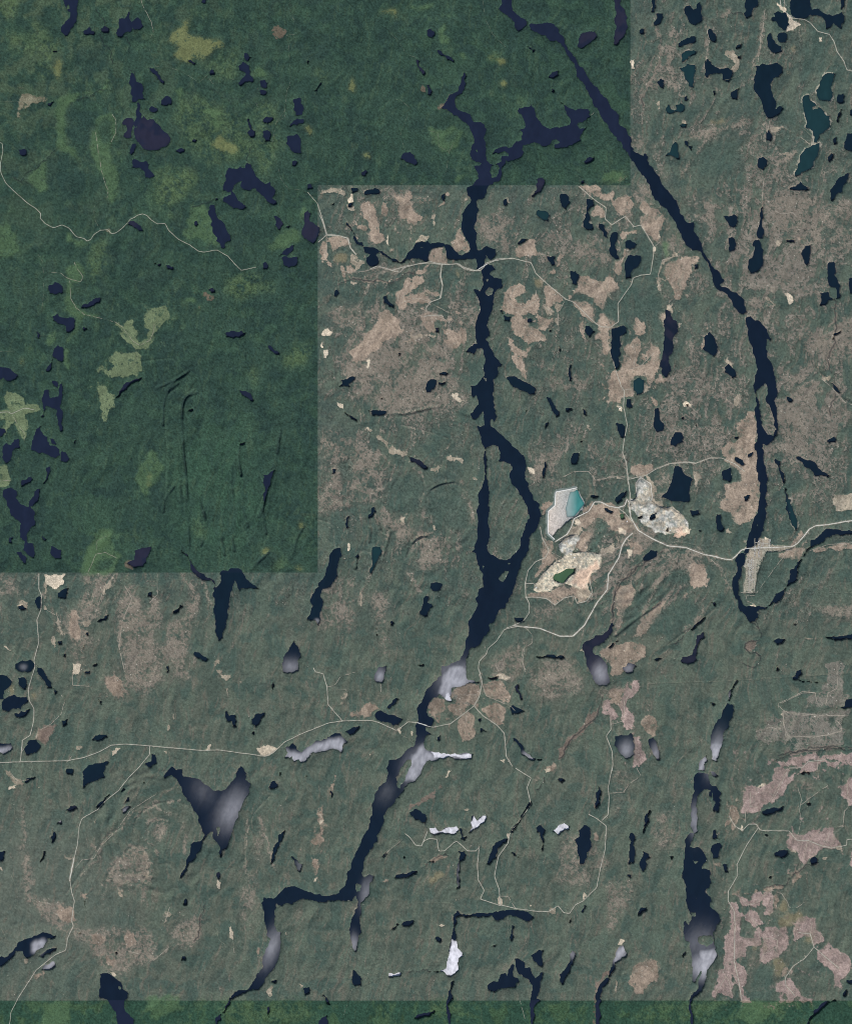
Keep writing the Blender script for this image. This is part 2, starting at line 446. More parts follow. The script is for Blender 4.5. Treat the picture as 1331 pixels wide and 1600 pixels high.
K 875,780 905,785 905,810 880,805
R1 145,78 175,70 195,45 240,25 330,12 430,35 455,90 520,150 610,225 650,240 770,355 800,370 845,370 885,340 880,250 950,150 960,115 1000,100 1050,95 1065,0
R2 500,260 530,290 580,285 610,225
R2 570,300 575,390
R3 665,405 660,340 680,310
R1 870,595 900,680 915,700 910,780 930,880 915,950 905,1020 925,1080 935,1160 945,1250 940,1331
R2 830,370 825,450 870,590
R2 950,690 900,700
R2 950,1150 1060,1110 1140,1080 1230,1068 1280,1080 1331,1060
R2 600,1150 650,1120 730,1120 755,1150 755,1195
R2 770,1165 850,1145 950,1150
R2 380,155 350,165 310,230 340,270 400,270 460,230 455,180
R2 940,590 1000,575 1050,520 1070,500
R2 960,460 970,500 965,570
R2 1100,180 1090,110 1110,20 1200,0
R3 1105,180 1115,270
R3 800,150 850,230
R3 410,510 450,440
@931 400
t 1210,30 1235,25 1238,100 1270,150 1265,220 1245,225 1245,165 1210,155 1205,100 1200,55
t 1160,195 1200,185 1215,215 1240,222 1200,245 1160,262
t 1310,115 1345,100 1345,200 1320,195
t 1235,400 1275,385 1235,415 1228,440
t 550,480 560,430 588,385 605,410 632,470 630,500 612,525 590,510 560,490
t 665,580 685,555 705,580 728,605 725,630 705,633 690,615 668,605
t 970,725 1000,730 1022,745 1020,757 995,755
t 1218,655 1245,680 1272,720 1245,705
t 1200,955 1230,938 1247,950 1240,968 1198,965
t 1035,1045 1060,1040 1080,1055 1110,1060 1150,1090 1175,1120 1215,1140 1205,1155 1170,1140 1130,1140 1105,1105 1090,1100 1070,1070
t 720,1040 760,1060 775,1080 760,1090 720,1060
t 785,1030 818,1015 810,1040 790,1055
t 655,1115 700,1100 705,1155 690,1175 655,1165
t 765,1250 800,1240 795,1260 770,1275
t 715,935 742,935 735,950 720,948
t 930,1050 955,1065 955,1100 975,1130 985,1220 1010,1290 1015,1371 1005,1371 985,1260 965,1160 945,1100
N 775,320 800,310 825,335 850,338 880,375 895,410 912,430 905,445 885,430 880,470 890,530 915,560 925,620 945,700 940,720 925,750 940,830 945,890 935,935 915,960 885,985 865,975 870,1060 885,1130 880,1250 885,1331 870,1400 840,1480 790,1545 765,1545 800,1470 840,1400 845,1331 850,1250 842,1150 840,1050 835,900 828,740 825,640 840,590 830,540 810,470 790,430 785,370
i 832,700 880,655 893,690 880,750 905,790 925,850 935,900 920,935 890,930 860,880 850,800 848,760 832,730
s 1240,290 1235,430 1210,500 1210,590
s 1235,220 1240,290
s 1215,830 1240,720
K 980,190 1010,200 1025,240 1005,255 990,225
k 870,215 895,210 930,255 920,265
k 1165,610 1205,620 1215,645 1185,660
k 732,725 740,725 735,770 722,790
c 540,470 570,380 590,370 565,430 550,485
k 660,535 690,550 710,580 680,560
q 1060,420 1200,380 1240,300 1331,350 1331,500 1200,560
q 950,640 1100,620 1180,640 1150,740 1080,760 1000,720
q 950,760 1060,780 1100,900 1060,1030 950,1040
q 780,200 900,250 850,320 790,300
k 500,1120 540,1150 520,1195 510,1160
k 1235,1250 1331,1230 1331,1331 1240,1331
R1 480,1070 510,1080 590,1050 650,1050 720,1080 770,1120
R2 1170,640 1220,680 1290,760 1331,850
v 1170,600 1220,660 1290,740 1345,850
v 1050,420 1120,540 1180,620
@500 330 4.4367
N 175,75 190,80 215,115 240,170 265,215 295,215 305,245 365,250 400,265 430,275 460,300 490,325 530,330 555,355 600,300 650,245 665,215 700,205 735,215 745,200 765,225 820,215 880,225 920,250 960,300 1000,310 1045,290 1100,290 1100,330 1040,315 980,335 920,335 875,325 865,250 800,255 770,265 755,300 750,345 700,335 640,325 590,345 565,362 530,350 480,330 430,305 410,280 385,305 410,340 400,370 365,385 325,365 320,320 350,295 310,290 300,245 265,230 230,190 215,135 180,95
N 1000,-10 1090,-10 1085,60 1080,140 1080,220 1090,270 1115,270 1155,240 1180,258 1215,260 1215,310 1190,335 1160,320 1145,300 1130,330 1145,370 1110,400 1080,405 1085,340 1050,280 1000,170 980,100 990,20
i 690,245 725,243 720,255 695,258
N 100,550 125,550 130,590 110,585
N 440,590 460,580 470,621 445,640
R1 1080,412 1115,395 1150,360 1190,345 1240,330 1331,330
R1 0,30 25,90 45,165 100,165 190,185 210,250 250,300
R1 350,400 400,380 500,410 600,380 680,365 760,360 850,372 950,365 1000,400 1060,415 1110,410
R2 45,165 50,260 40,320
R1 845,375 830,450 850,520 830,600
@700 800
N 155,-30 216,-30 205,60 200,170 210,210 250,235 285,250 330,230 370,190 385,120 400,60 425,30 412,-20 476,-20 470,60 430,120 420,190 385,250 360,330 340,400 300,480 250,540 240,570 215,580 215,620 150,700 110,720 95,760 95,860 110,890 70,905 17,915 7,960 22,985 -8,980 -48,945 -58,960 -98,990 -113,1040 -98,1065 -73,1085 -83,1110 -118,1120 -113,1140 -88,1155 -118,1165 -128,1200 -108,1240 -58,1250 22,1258 90,1250 132,1258 122,1282 52,1285 -18,1278 -98,1290 -128,1320 -170,1400 -300,1400 -310,1331 -278,1300 -218,1240 -178,1220 -168,1130 -153,1080 -153,1000 -128,960 -98,910 -33,850 -38,800 12,790 60,770 90,690 110,620 110,560 130,530 150,470 160,400 185,390 180,320 150,270 145,215 120,205 140,190 150,100
i 175,275 190,280 185,305
i 260,345 295,305 318,310 280,362
i 310,262 325,268 310,275
g 0,800 60,800 95,810 95,860 110,890 70,905 17,915 7,960 22,985 -8,980 -48,945 -30,880
h 60,770 110,720 100,800 0,800
g -128,1200 -108,1240 -58,1250 22,1258 132,1255 122,1282 -18,1278 -98,1290 -128,1320 -170,1400 -230,1400 -190,1260
h -160,1150 -120,1130 -118,1240 -190,1260
t 340,545 390,550 395,570 370,575 345,560
t 450,750 510,742 560,750 600,745 605,758 560,762 500,755
b 700,685 760,645 800,640 840,590 850,570 865,590 840,640 800,680 750,715 760,740 800,765 830,800 840,870 820,905 780,900 750,850 720,800 710,740 695,710
h 730,800 810,780 840,840 840,890 820,910 760,890
h 780,850 840,840 840,880 820,910 780,905
b 905,805 930,785 965,790 978,800 960,835 920,835
h 905,805 960,800 960,835 920,835
t 830,705 850,680 885,670 860,690 840,708
b 1205,770 1220,750 1265,745 1285,690 1290,640 1325,620 1320,660 1290,740 1292,770 1250,790 1215,785
t 1065,765 1090,755 1110,760 1090,772
t 865,1165 900,1155 955,1150 965,1200 968,1260 920,1285 890,1250 862,1210
h 900,1190 960,1190 968,1260 920,1285 895,1250
n 1040,1180 1060,1170 1080,1190 1100,1250 1100,1290 1080,1285 1060,1240 1040,1210
h 1070,1200 1100,1250 1100,1290 1080,1285 1060,1240
t 1010,240 1050,195 1090,205 1070,240 1015,255
b 345,905 370,885 365,920 385,975 375,980 350,930
n 335,1170 350,1175 390,1215 395,1240 430,1270 490,1285 470,1290 420,1285 390,1265 370,1220 340,1190
g 385,1250 430,1265 490,1285 420,1290 395,1275
t 320,1015 340,1005 365,1018 400,1035 375,1045 330,1050
s 1010,250 950,300 880,370 860,440 850,570
s 800,960 780,1030 740,1090 700,1130 640,1180 600,1240 575,1280
p 785,975 810,960 765,1060 705,1140 625,1210 585,1290 565,1290 595,1210 685,1120 750,1040
P 895,990 910,940 930,870 950,930 960,875 993,872 980,940 935,970 920,1010 965,1040 965,1130 920,1140 900,1080 890,1010
P 795,1050 810,980 835,970 850,1010 880,1060 870,1080
q 750,930 790,910 890,890 900,940 840,980 800,960
P 960,1170 990,1165 1030,1290 1000,1331 955,1331 970,1250
c 1000,1100 1030,1040 1060,1060 1090,1150 1060,1170 1020,1130
c 830,700 1010,680 1030,750 900,840 840,850 840,780 780,740
c 870,400 950,370 980,420 920,500 900,600 870,650
c 950,650 1060,500 1140,450 1100,530 1000,650
q 900,340 1331,180 1331,330 1200,300 1000,330
c 1260,270 1331,290 1331,390 1265,395
q 320,700 440,650 400,720 410,830 330,790 250,850 220,790
K 250,850 290,840 325,855 300,870 265,868
c 170,890 270,880 330,950 310,1000 200,960
q 400,830 600,780 700,850 700,950 450,980
q 410,480 560,480 580,560 480,600 420,580
R3 175,850 210,850
R3 180,930 230,970 320,1000 390,1000
R2 400,600 440,640 435,680 390,710 380,760 400,820
R1 843,1075 845,1130 820,1165 850,1240 855,1310 850,1345
R2 843,1105 910,1085 915,980 940,950
k 660,720 700,715 700,725
@400 800
c 1025,930 1080,890 1160,900 1155,960 1130,1000 1050,990
c 1000,985 1100,1000 1080,1040 1030,1055 1000,1030
c 890,1000 940,960 985,980 980,1030 955,1050 950,1100 930,1080 890,1040
c 1045,1080 1100,1040 1145,1080 1140,1165 1070,1200
c 1170,1020 1250,990 1300,1020 1300,1090 1250,1105 1200,1060
t 410,190 440,185 445,215 430,260 425,330 390,385 350,400 335,440 335,550 325,590 305,560 265,560 290,500 290,430 320,370 360,330 380,230
h 305,555 332,560 325,592
e 600,185 650,180 655,210 620,270 600,325 588,310 600,240
t 515,230 530,210 520,300
t 470,30 485,20 485,80 468,90
t 580,20 600,0 615,10 590,35
t 910,370 940,362 968,372 960,405 920,410 905,395
t 855,510 880,430 900,440 890,470 920,490 890,545 850,530
h 860,500 890,460 920,490 890,545 870,540
n 185,690 200,665 220,700 235,740 215,770 222,825 180,835 140,830 132,790 150,740
h 140,790 215,770 222,825 180,835 140,830
n 635,805 680,797 665,850 660,890 620,880 615,865
h 635,830 665,840 660,890 620,880
n 690,1000 720,970 745,970 720,1000 700,1020 680,1020
n 615,1060 650,1030 680,1050 720,1055 765,1075 740,1105 715,1110 700,1095 640,1085
n 955,1160 965,1155 955,1190 940,1185
b 840,795 875,790 870,805
b 1200,860 1260,852 1250,868
b 1100,870 1160,880 1150,890 1100,880
n 150,1225 190,1200 210,1230 240,1250 270,1220 310,1190 370,1180 400,1155 440,1150 475,1200 450,1215 445,1255 430,1235 390,1230 340,1245 290,1250 250,1300 230,1300 225,1285 200,1300 190,1270 150,1280 165,1250
g 160,1225 200,1240 240,1255 270,1225 310,1200 400,1180 450,1170 460,1200 445,1255 430,1235 390,1230 340,1245 290,1250 250,1300 200,1300 150,1280
n 460,1140 500,1120 540,1110 525,1140 490,1160
n 80,900 88,880 90,925
h 80,900 88,880 90,925
n 695,570 710,565 710,590 698,588
n 1155,1075 1168,1070 1165,1120 1200,1140 1165,1145
n 622,600 630,600 628,612
n 624,634 632,634 630,642
q 340,350 450,380 560,440 520,600 400,600 300,600
q 640,30 760,30 950,150 960,300 850,330 850,200 780,150 700,130 650,70
q 560,420 680,430 700,640 700,780 640,780 620,600
k 750,40 775,25 780,75 755,70
k 895,50 940,90 925,95
k 540,420 546,410 550,490 545,500
K 480,160 490,165 485,205 475,205
k 465,100 478,110 470,125
k 450,240 475,230 465,262
c 490,1040 540,1040 560,1000 600,985 640,1020 600,1060 510,1065 485,1065
k 440,955 475,940 480,955 445,965
K 740,1120 760,1120 755,1155 745,1150
K 803,1150 817,1135 815,1195
K 1265,1285 1295,1285 1290,1305
K 587,1255 600,1258 592,1266
K 0,1225 40,1210 110,1225 80,1260 30,1265
o 200,280 230,270 245,305 215,305
o 25,205 60,185 70,195 50,220
o 225,80 250,55 250,80
w 870,130 830,170 800,220
w 520,240 560,190 600,220
w 320,40 400,60 410,180
w 770,250 830,150 890,130 950,200
R1 0,1262 50,1270 90,1250 150,1195 230,1155 380,1095 450,1085 600,1083 640,1095 730,1135 765,1110 790,1090 840,1095 880,1110 920,1118 1010,1100 1070,1055 1130,1010 1160,960 1175,880 1155,810 1160,775 1195,740 1205,710 1250,670 1290,610 1360,593 1400,600
R1 1135,1010 1180,1060 1250,1105 1290,1150 1300,1270 1331,1320
R1 450,1085 375,1000 370,910 350,840 310,830 300,810
R2 370,910 410,900 440,855 520,830
R3 420,920 560,930 600,940 640,990
R2 650,895 648,960
R2 1195,740 1190,700
R3 745,1155 800,1180 815,1200
@0 800
N 20,-120 60,-130 90,-110 85,-70 110,-40 135,-30 185,0 185,70 155,85 140,120 145,160 175,165 180,240 150,225 125,200 130,150 105,130 105,90 110,60 60,20 40,-30 18,-80
n 50,130 70,125 65,165 50,160
n 85,210 110,205 140,240 135,270 110,250
n 220,120 245,140 235,150
n 270,175 320,195 320,240 290,245 268,225
b 700,200 740,185 790,180 770,230 745,285 700,290 660,265 700,250
p 640,270 690,250 700,300 660,290
b 940,195 975,220 1000,270 1040,315 1080,340 1120,360 1120,400 1110,400 1100,355 1050,355 1010,320 990,260
t 1140,320 1160,300 1210,290 1255,300 1270,325 1331,385 1350,400 1260,395 1245,410 1225,350 1210,400 1190,500 1175,590 1160,650 1140,675 1125,640 1112,500 1110,400 1140,380 1150,330
h 1140,600 1178,570 1145,670 1125,620
t 190,445 205,435 222,445 222,480 205,515 190,490
t 300,420 340,395 360,395 345,450 305,445
t 770,420 795,412 795,445 770,440
t 897,515 935,480 955,490 930,520 905,528
t 1010,725 1040,730 1088,765 1070,780 1020,755 1005,740
t 865,800 880,800 878,835 865,830
t 510,570 545,540 565,530 555,560 520,570
t 95,488 120,482 140,500 125,510 100,505
t 80,790 115,770 160,765 185,790 160,830 110,830 82,815
h 100,800 140,800 130,825
t 195,805 215,810 240,850 270,885 275,915 250,915 225,870 200,840
t 0,870 40,855 65,880 50,910 20,930 20,975 0,975
t 95,860 130,860 145,900 130,925 105,905
n 10,990 45,960 80,950 110,965 140,955 150,985 125,1000 110,1030 70,1020 50,1035 10,1030
n 75,1045 110,1035 160,1025 140,1055 110,1070 80,1060
t 278,910 300,935 290,950
t 320,1080 355,1075 350,1100 330,1115
t 330,735 345,735 345,755
t 300,670 325,670 325,690 305,688
t 425,730 445,660 440,700 430,740
t 440,830 470,820 470,840
t 470,795 510,785 505,800
t 445,630 465,620 460,645
n 515,970 530,1000 525,1005
n -10,1205 60,1200 70,1225 40,1250 -10,1258
g -10,1225 70,1225 40,1250 -10,1258
n 125,1230 150,1185 190,1180 215,1210 180,1250 140,1262
h 125,1230 150,1195 190,1190 210,1215 180,1250 140,1262
t 475,1185 520,1155 555,1155 560,1170 520,1190
n 1170,1065 1180,1015 1190,1060 1225,1055 1225,1100 1235,1120 1215,1115 1205,1085 1180,1090
n 1305,1075 1331,1048 1376,1040 1376,1060 1350,1100 1331,1118 1310,1100
n 750,1310 790,1290 790,1250 805,1260 820,1310 780,1331
n 1315,1140 1325,1142 1320,1160
l 420,300 440,230 470,170 490,110 550,85 600,100 580,150 590,200 640,230 600,280 570,315 430,318
l 450,300 490,150 560,100 590,110 560,160 520,210 470,318
d 495,300 530,255 595,245 570,300
m 650,100 730,100 720,140 650,120
K 240,322 345,322 335,370 300,400 260,385 240,370
k 232,322 246,322 246,510 232,510
k 90,480 115,455 150,470 145,510 125,500 100,495
k 540,390 600,325 590,350 555,410 530,440
k 575,510 600,510 585,545
k 265,665 285,635 300,700 270,700
K 380,785 400,790 425,790 410,845 385,845
q 370,510 410,500 430,620 420,700 370,670 350,600
c 370,520 400,510 425,620 400,660 370,640
q 630,560 700,380 730,470 760,560 830,460 800,600 800,720 900,640 1010,400 1060,440 1000,600 880,800 760,950 650,880 650,740
c 550,860 620,870 620,930 560,920
k 1118,768 1140,765 1145,790 1125,795
k 1125,815 1150,815 1160,850 1205,855 1185,880 1150,860
k 1175,915 1190,920 1185,945
k 865,1130 885,1100 890,1110 875,1140
k 895,1060 905,1045 912,1080 900,1085
k 1245,880 1260,875 1255,900
k 430,570 470,560 450,600
k 400,1215 430,1215 420,1240
K 1065,1240 1090,1205 1103,1210 1090,1235
k 850,1240 880,1240 870,1260
K 580,1240 635,1225 610,1250 585,1270
K 20,695 40,700 65,720 45,715
o 160,940 195,940 195,970 165,970
o 55,890 80,895 75,950 50,945
q 0,322 100,330 60,450 0,430
q 420,322 620,322 560,420 520,560 430,560
c 185,1170 230,1110 280,1105 230,1140 210,1190
p 200,1130 300,1100 260,1180 220,1190
R1 205,322 205,400 218,430 215,510 195,560 205,680 180,770 185,800 150,920 155,980 180,1020 180,1080 160,1160 120,1185 110,1290 105,1300
R1 0,1310 110,1298 350,1292 440,1275 520,1245 580,1212 650,1205 780,1215 1060,1240 1130,1235 1240,1250 1331,1262
R1 780,1215 780,1260 720,1331
R2 650,380 690,450 640,560 620,700 655,850
R2 250,512 300,540 310,600 330,640
R3 305,690 310,800
R2 600,322 540,410 500,520
R3 410,500 430,400 460,322
R2 820,322 820,430 780,470
R2 380,845 380,900 470,905
R2 320,950 340,980 320,1050 270,1100 200,1140 190,1180
R2 380,1265 350,1300
R2 460,318 500,220 550,210 610,240
R3 505,200 505,150 570,118
R2 115,1250 125,1230
@820 720 4.4367
W 212,218 300,200 360,195 400,260 415,300 400,340 330,400 260,450 210,500 190,525 162,500 162,350 205,310
a 312,215 365,198 412,300 370,350 340,385 290,390 280,330
W 230,580 280,530 350,510 380,530 350,590 330,640 370,660 290,680 260,640 240,620
W 60,860 120,780 200,700 280,690 380,700 520,650 520,740 450,790 440,890 380,890 300,860 200,870 180,900 100,910 60,900
X 300,850 340,790 400,750 500,690 520,740 450,790 425,890 380,880
z 190,810 205,785 240,775 280,750 350,742 345,780 300,810 270,850 230,845 195,825
c 20,920 180,900 340,870 440,890 465,930 420,970 360,990 345,935 270,950 205,995 150,950 20,940
W 770,150 800,115 860,160 875,280 900,290 970,320 1010,320 1090,370 1130,430 1140,490 1080,520 1000,510 900,500 800,430 730,330 720,270 770,260
X 1040,470 1140,480 1100,525 1030,520
t 860,400 905,365 900,400 870,415
t 778,390 815,386 790,402
t 975,480 990,450 985,490
K 340,410 370,400 385,430 365,450 340,440
c 430,310 540,310 480,400 400,450 340,520 300,510 360,440
c 730,30 890,20 840,90 740,90
K 640,460 700,480 700,510 650,505
K 700,610 740,620 735,660 715,680
k 620,370 650,370 650,400
K 20,40 65,60 65,95 30,80
c 120,300 200,290 150,350 120,380
q 400,450 540,400 440,650 390,640 340,600
q 500,300 900,500 800,600 700,560 560,400
c 690,560 760,560 820,620 760,650
t 620,270 700,200 690,250 640,300
t 455,235 510,245 500,255 455,250
t 545,320 615,350 600,365 550,345
z 652,370 690,365 690,400 665,408
t 1200,480 1220,475 1220,495
t 1140,340 1205,340 1210,370 1160,385
d 480,460 540,400 550,480 500,640 440,650
R0 1331,665 1240,650 1110,600 990,590 880,540 780,480 730,390 720,290 705,265 690,310 640,325 580,315 525,285 480,285 440,350 340,400 320,460 290,510 210,560
R1 720,290 728,230 710,130 700,0
R0 730,265 800,290 870,290 880,250 870,160 800,115 770,150 770,220
R1 640,325 690,360 740,420
R0 745,500 700,540 670,590 650,670 575,790 570,890 500,980 410,1140 330,1215 240,1215 100,1160 0,1150
R1 0,1150 -80,1140 -130,1160
R1 -80,1140 -10,1110 30,1050 30,990 5,940 0,850 20,760 70,700 140,670 165,620 120,540 105,460
R1 0,850 60,850 90,890
R1 0,945 80,945 150,955 205,1000 270,950 340,935 360,990 430,970 465,910 445,820
R1 710,130 840,100 900,60 1000,20 1130,10 1180,15
R2 170,625 250,670
R2 660,590 520,660
R2 490,135 600,115 700,130
R2 265,110 340,75 440,75 485,130 480,175
R3 1050,560 1180,580 1240,640
R2 1240,650 1331,720
R2 90,880 150,790 250,720 400,690 510,660
s 900,650 760,740 660,850 610,960 600,1090
R2 870,250 920,300 960,330 960,400
@1120 780 8
N 530,-10 600,-10 610,60 570,180 480,360 440,430 425,600 400,620 350,700 345,780 300,850 300,950 270,1080 290,1250 340,1330 480,1350 620,1340 690,1260 720,1180 780,1160 830,1130 900,1000 910,880 960,870 1000,780 1050,730 1110,620 1160,590 1170,505 1220,500 1373,364 1500,378 1720,371 1720,430 1493,440 1373,472 1280,560 1160,610 1080,680 1040,780 1000,870 1000,960 960,1040 860,1090 835,1190 800,1240 740,1300 690,1290 620,1360 490,1400 510,1480 470,1530 400,1540 360,1460 290,1400 255,1350 260,1260 200,1180 180,1060 190,1000 250,900 240,800 220,770 270,680 310,665 345,690 400,600 365,600 370,540 400,420 430,330 450,250 510,160 535,60
e 870,0 915,0 930,80 990,250 1000,370 985,395 920,310 915,160
U 430,480 650,490 655,610 600,690 570,760 500,940 470,1120 460,1190 320,1180 340,1050 360,880 310,830 350,760 370,700 420,620
U 560,590 850,580 1000,590 850,640 740,650 640,660
c 750,670 830,680 860,640 1050,600 1050,720 960,750 850,730 750,730
c 1000,400 1070,380 1040,480 940,580 900,590 990,470
K 580,470 640,490 620,510 590,500
K 350,605 372,600 370,630 345,640
K 400,1330 480,1325 470,1355 430,1350
f 600,700 740,660 740,730 850,740 990,750 900,960 830,1120 720,1170 640,1300 500,1330 360,1210 480,1190 500,940
R0 -20,720 100,750 180,755 240,700 300,635 370,615 400,613
R0 400,613 460,612 560,608 700,605 850,595 940,590 1000,550 1080,460 1150,370 1230,330 1373,318 1590,280 1700,190
R2 490,1170 700,880 870,660
R2 460,1310 370,1270 355,1210 470,1200
R2 325,1170 330,1060 355,1000 355,900
R2 290,1170 470,1170
R3 470,490 470,720
R3 520,490 522,720
R3 562,500 562,600
R3 652,500 652,600
R3 400,740 400,1160
R3 437,740 437,1120
R3 480,750 470,1100
R3 470,540 560,540
R3 560,570 650,570
R3 370,735 560,733
R3 360,860 480,860
R3 365,960 470,960
R3 -20,820 60,880 130,1050 170,1130
R2 860,640 970,640 970,690
@931 800
t 620,30 625,10 645,10 650,50 665,90 650,105 630,95
n 915,670 950,655 985,662 970,680 940,692
n 1180,650 1240,648 1331,620 1345,615 1345,640 1240,670
n 1020,575 1040,578 1030,588
t 490,610 520,580 570,540 540,580 500,615
b 595,470 615,465 615,490
n 935,790 950,820 935,830
n 1020,870 1060,815 1070,840 1050,865 1160,885 1100,880
h 1020,870 1060,825 1160,885 1050,875
n 1290,1010 1300,970 1331,955 1345,955 1345,1015 1300,1018 1240,1022
t 680,990 712,1000 705,1070 690,1110 660,1150 655,1200 635,1270 630,1300 600,1290 592,1230 605,1130 630,1080 655,1050 665,1020
h 610,1120 670,1120 655,1200 635,1270 630,1300 600,1290 592,1230
g 595,1200 655,1200 635,1270 630,1300 600,1290
n 735,870 700,960 690,985 685,950 710,910 725,870
g 735,870 700,960 690,985 685,950 710,910 725,870
n 530,1345 540,1290 570,1260 578,1290 560,1345
g 530,1345 540,1290 570,1260 578,1290 560,1345
n 590,992 620,998 615,1005
s 840,600 855,650 820,670 770,690 770,710 800,735 850,745 850,770 825,805 790,800 760,785
s 800,570 840,600 850,520
p 790,675 825,672 825,710 800,730 775,705
s 930,1290 1080,1240 1200,1225 1331,1200
s 560,540 470,620 380,690
c 1130,190 1331,140 1331,160 1200,200 1120,210
c 510,350 590,340 590,390 500,395
k 350,740 375,705 368,725
k 1085,653 1180,648 1150,660
q 1130,470 1331,470 1331,600 1240,560
R2 950,1000 1070,940 1140,940
R2 950,1010 980,1040 1140,1055 1310,1060
R2 970,1060 985,1170 1200,1160 1270,1140
R3 280,890 630,880 1331,820
R2 1331,140 1200,170 1110,200
R3 420,1300 560,1170
R3 870,1100 950,1120
R3 1200,420 1331,415
v 100,640 200,560 330,470
w 620,500 500,600 370,690
@0 1200
n 850,40 880,5 890,-10 915,10 950,0 955,45 1000,50 1030,55 1080,90 1120,120 1150,120 1190,90 1220,55 1240,0 1255,-12 1268,0 1275,60 1305,85 1295,130 1260,200 1240,260 1210,320 1190,380 1180,420 1155,430 1150,465 1135,440 1140,400 1120,380 1110,330 1080,345 1055,380 1025,445 1010,480 985,490 975,530 945,570 935,570 970,500 990,440 990,395 1020,385 1045,380 1065,345 1040,290 1020,230 990,180 955,140 945,95 920,55 890,35 860,55
i 1130,305 1145,310 1140,370 1130,350
j 945,90 1000,80 1080,200 1030,250 960,150
h 1100,180 1270,170 1210,330 1120,310
h 1150,210 1250,200 1205,320 1160,300
t 430,20 445,0 500,-25 570,-32 550,0 545,50 500,65 460,80 435,105
t 345,5 385,5 380,35 350,30
t 130,70 150,50 190,45 175,60 140,80
t 625,125 640,100 655,110
n 500,200 545,150 575,135 545,175 510,210
n 645,180 670,150 675,165 655,182
n 630,215 655,198 685,200 660,225 640,235
h 640,215 670,200 660,225 640,235
b 345,215 370,195 400,195 405,210 365,225
n 265,360 275,320 288,330 290,370 270,390
n 220,470 225,430 240,430 230,470 210,490
n 300,285 320,260 325,290
h 300,285 320,260 325,290
n -10,490 30,430 20,480
n 0,1060 0,990 40,980 80,930 100,900 130,890 200,865 250,860 300,870 270,890 245,885 230,930 180,970 140,990 120,950 85,950 60,990 30,1020
h 130,920 200,880 245,885 200,950 180,985 140,990
n 215,1050 240,1020 285,1005 290,1030 250,1050
g 225,1048 240,1022 285,1008 290,1030 250,1050
n 200,980 250,940 300,930 290,950 230,985
h 200,980 250,940 290,935 230,985
n 520,1070 545,1065 590,1085 625,1110 640,1150 670,1170 660,1200 645,1230 670,1280 700,1310 720,1331 605,1331 605,1270 575,1230 560,1205 515,1190 525,1140
i 615,1130 640,1145 625,1155
h 605,1331 605,1270 640,1240 720,1331
n 955,690 965,675 975,685 970,715 955,712
n 945,975 965,975 965,1000 945,1000
n 1290,1150 1331,1090 1345,1090 1345,1150 1300,1155 1240,1185 1200,1200 1170,1270 1120,1300 1080,1331 1060,1331 1150,1275 1190,1195 1220,1165
b 1130,540 1145,545 1145,575 1130,575
b 395,855 425,852 420,863
n 740,70 752,70 750,80
n 440,690 448,690 446,725
n 600,955 615,960 605,968
w 550,640 560,560 620,470 700,395 760,430 790,500 750,580
w 700,330 700,280 750,220 830,180 920,170 1000,210 1020,300
w 770,380 770,300 830,255 880,270 860,340
w 830,500 880,490 900,520
w 350,650 470,480 560,350 650,300
w 1275,500 1275,350 1331,220 1400,150
q 560,600 580,520 700,400 780,470 790,500 750,590 700,550 640,600 640,660 590,660
k 750,440 790,500 750,585 748,560 770,500 745,440
q 760,330 830,260 870,270 860,370 800,390
q 480,840 850,850 800,1000 740,1030 600,1040 540,1030 470,930
c 650,860 710,860 710,910 660,900
q 160,680 250,680 390,740 370,800 330,850 250,790
c 290,730 390,750 370,800 320,780
k 340,460 375,465 375,478 345,475
q 110,340 130,340 180,600 170,700 130,710 130,560 110,520
k 130,990 155,992 140,1020 130,1020
c 180,1080 220,1050 240,1060 190,1100
K 575,1060 600,1065 600,1085
K 50,95 90,85 60,110 45,115
q 870,820 1000,800 1080,740 1020,950 960,900
c 420,655 465,645 450,680
K 1130,580 1155,595 1145,630 1130,620
K 0,510 15,515 20,535 0,540
k 475,280 505,260 500,285
k 195,100 222,78 215,100
q 1240,700 1331,500 1331,900 1260,800
l 180,1331 230,1215 300,1210 370,1215 345,1331
m 1005,1210 1095,1210 1095,1240 1040,1265 1010,1245
K 1190,820 1215,850 1212,890 1195,850
R1 720,0 670,50 620,115 550,170 510,215 430,260 415,300 405,400 380,500 365,570 375,640 390,690 375,790 385,820 355,880 345,945 290,970 190,1050 100,1190 60,1270 28,1340
R0 388,465 365,585
R2 395,520 430,475 490,470 530,400 600,335 680,220 820,130
R3 60,550 95,640 95,700 70,760
R3 1280,500 1275,350 1331,220
R2 885,720 860,800
R3 390,880 470,900
R2 1200,820 1215,900 1220,960
R3 1125,830 1140,890 1175,920
R2 670,950 730,965
R2 800,1000 880,930
R3 10,830 40,900
R3 500,1300 540,1210
R3 75,150 80,240 115,300
R2 50,10 70,40 100,70 150,60
s 1070,700 1040,780 1010,900
@400 1200
N 690,-40 760,-40 828,69 830,-5 820,30 800,60 770,120 700,200 660,250 650,310 610,400 570,460 550,540 560,570 590,550 615,560 600,590 590,640 560,690 545,700 540,790 545,830 530,900 520,955 500,930 488,870 495,800 510,760 530,690 525,650 500,690 430,685 350,700 250,680 190,710 120,715 105,700 95,760 95,810 110,850 130,850 125,960 100,1030 50,1090 40,1120 10,1155 -25,1150 0,1100 40,1030 70,900 80,890 55,870 35,720 40,670 90,680 110,665 150,620 200,612 240,630 300,655 365,665 430,650 465,610 475,540 500,480 550,370 590,290 600,200 620,130 640,95 680,60
i 808,-45 798,0 770,70 750,108 735,100 728,50 752,0 790,-45
h 560,575 600,590 590,640 560,690 540,700 520,690 540,640 560,600
h 500,830 545,830 520,955 500,930 488,870
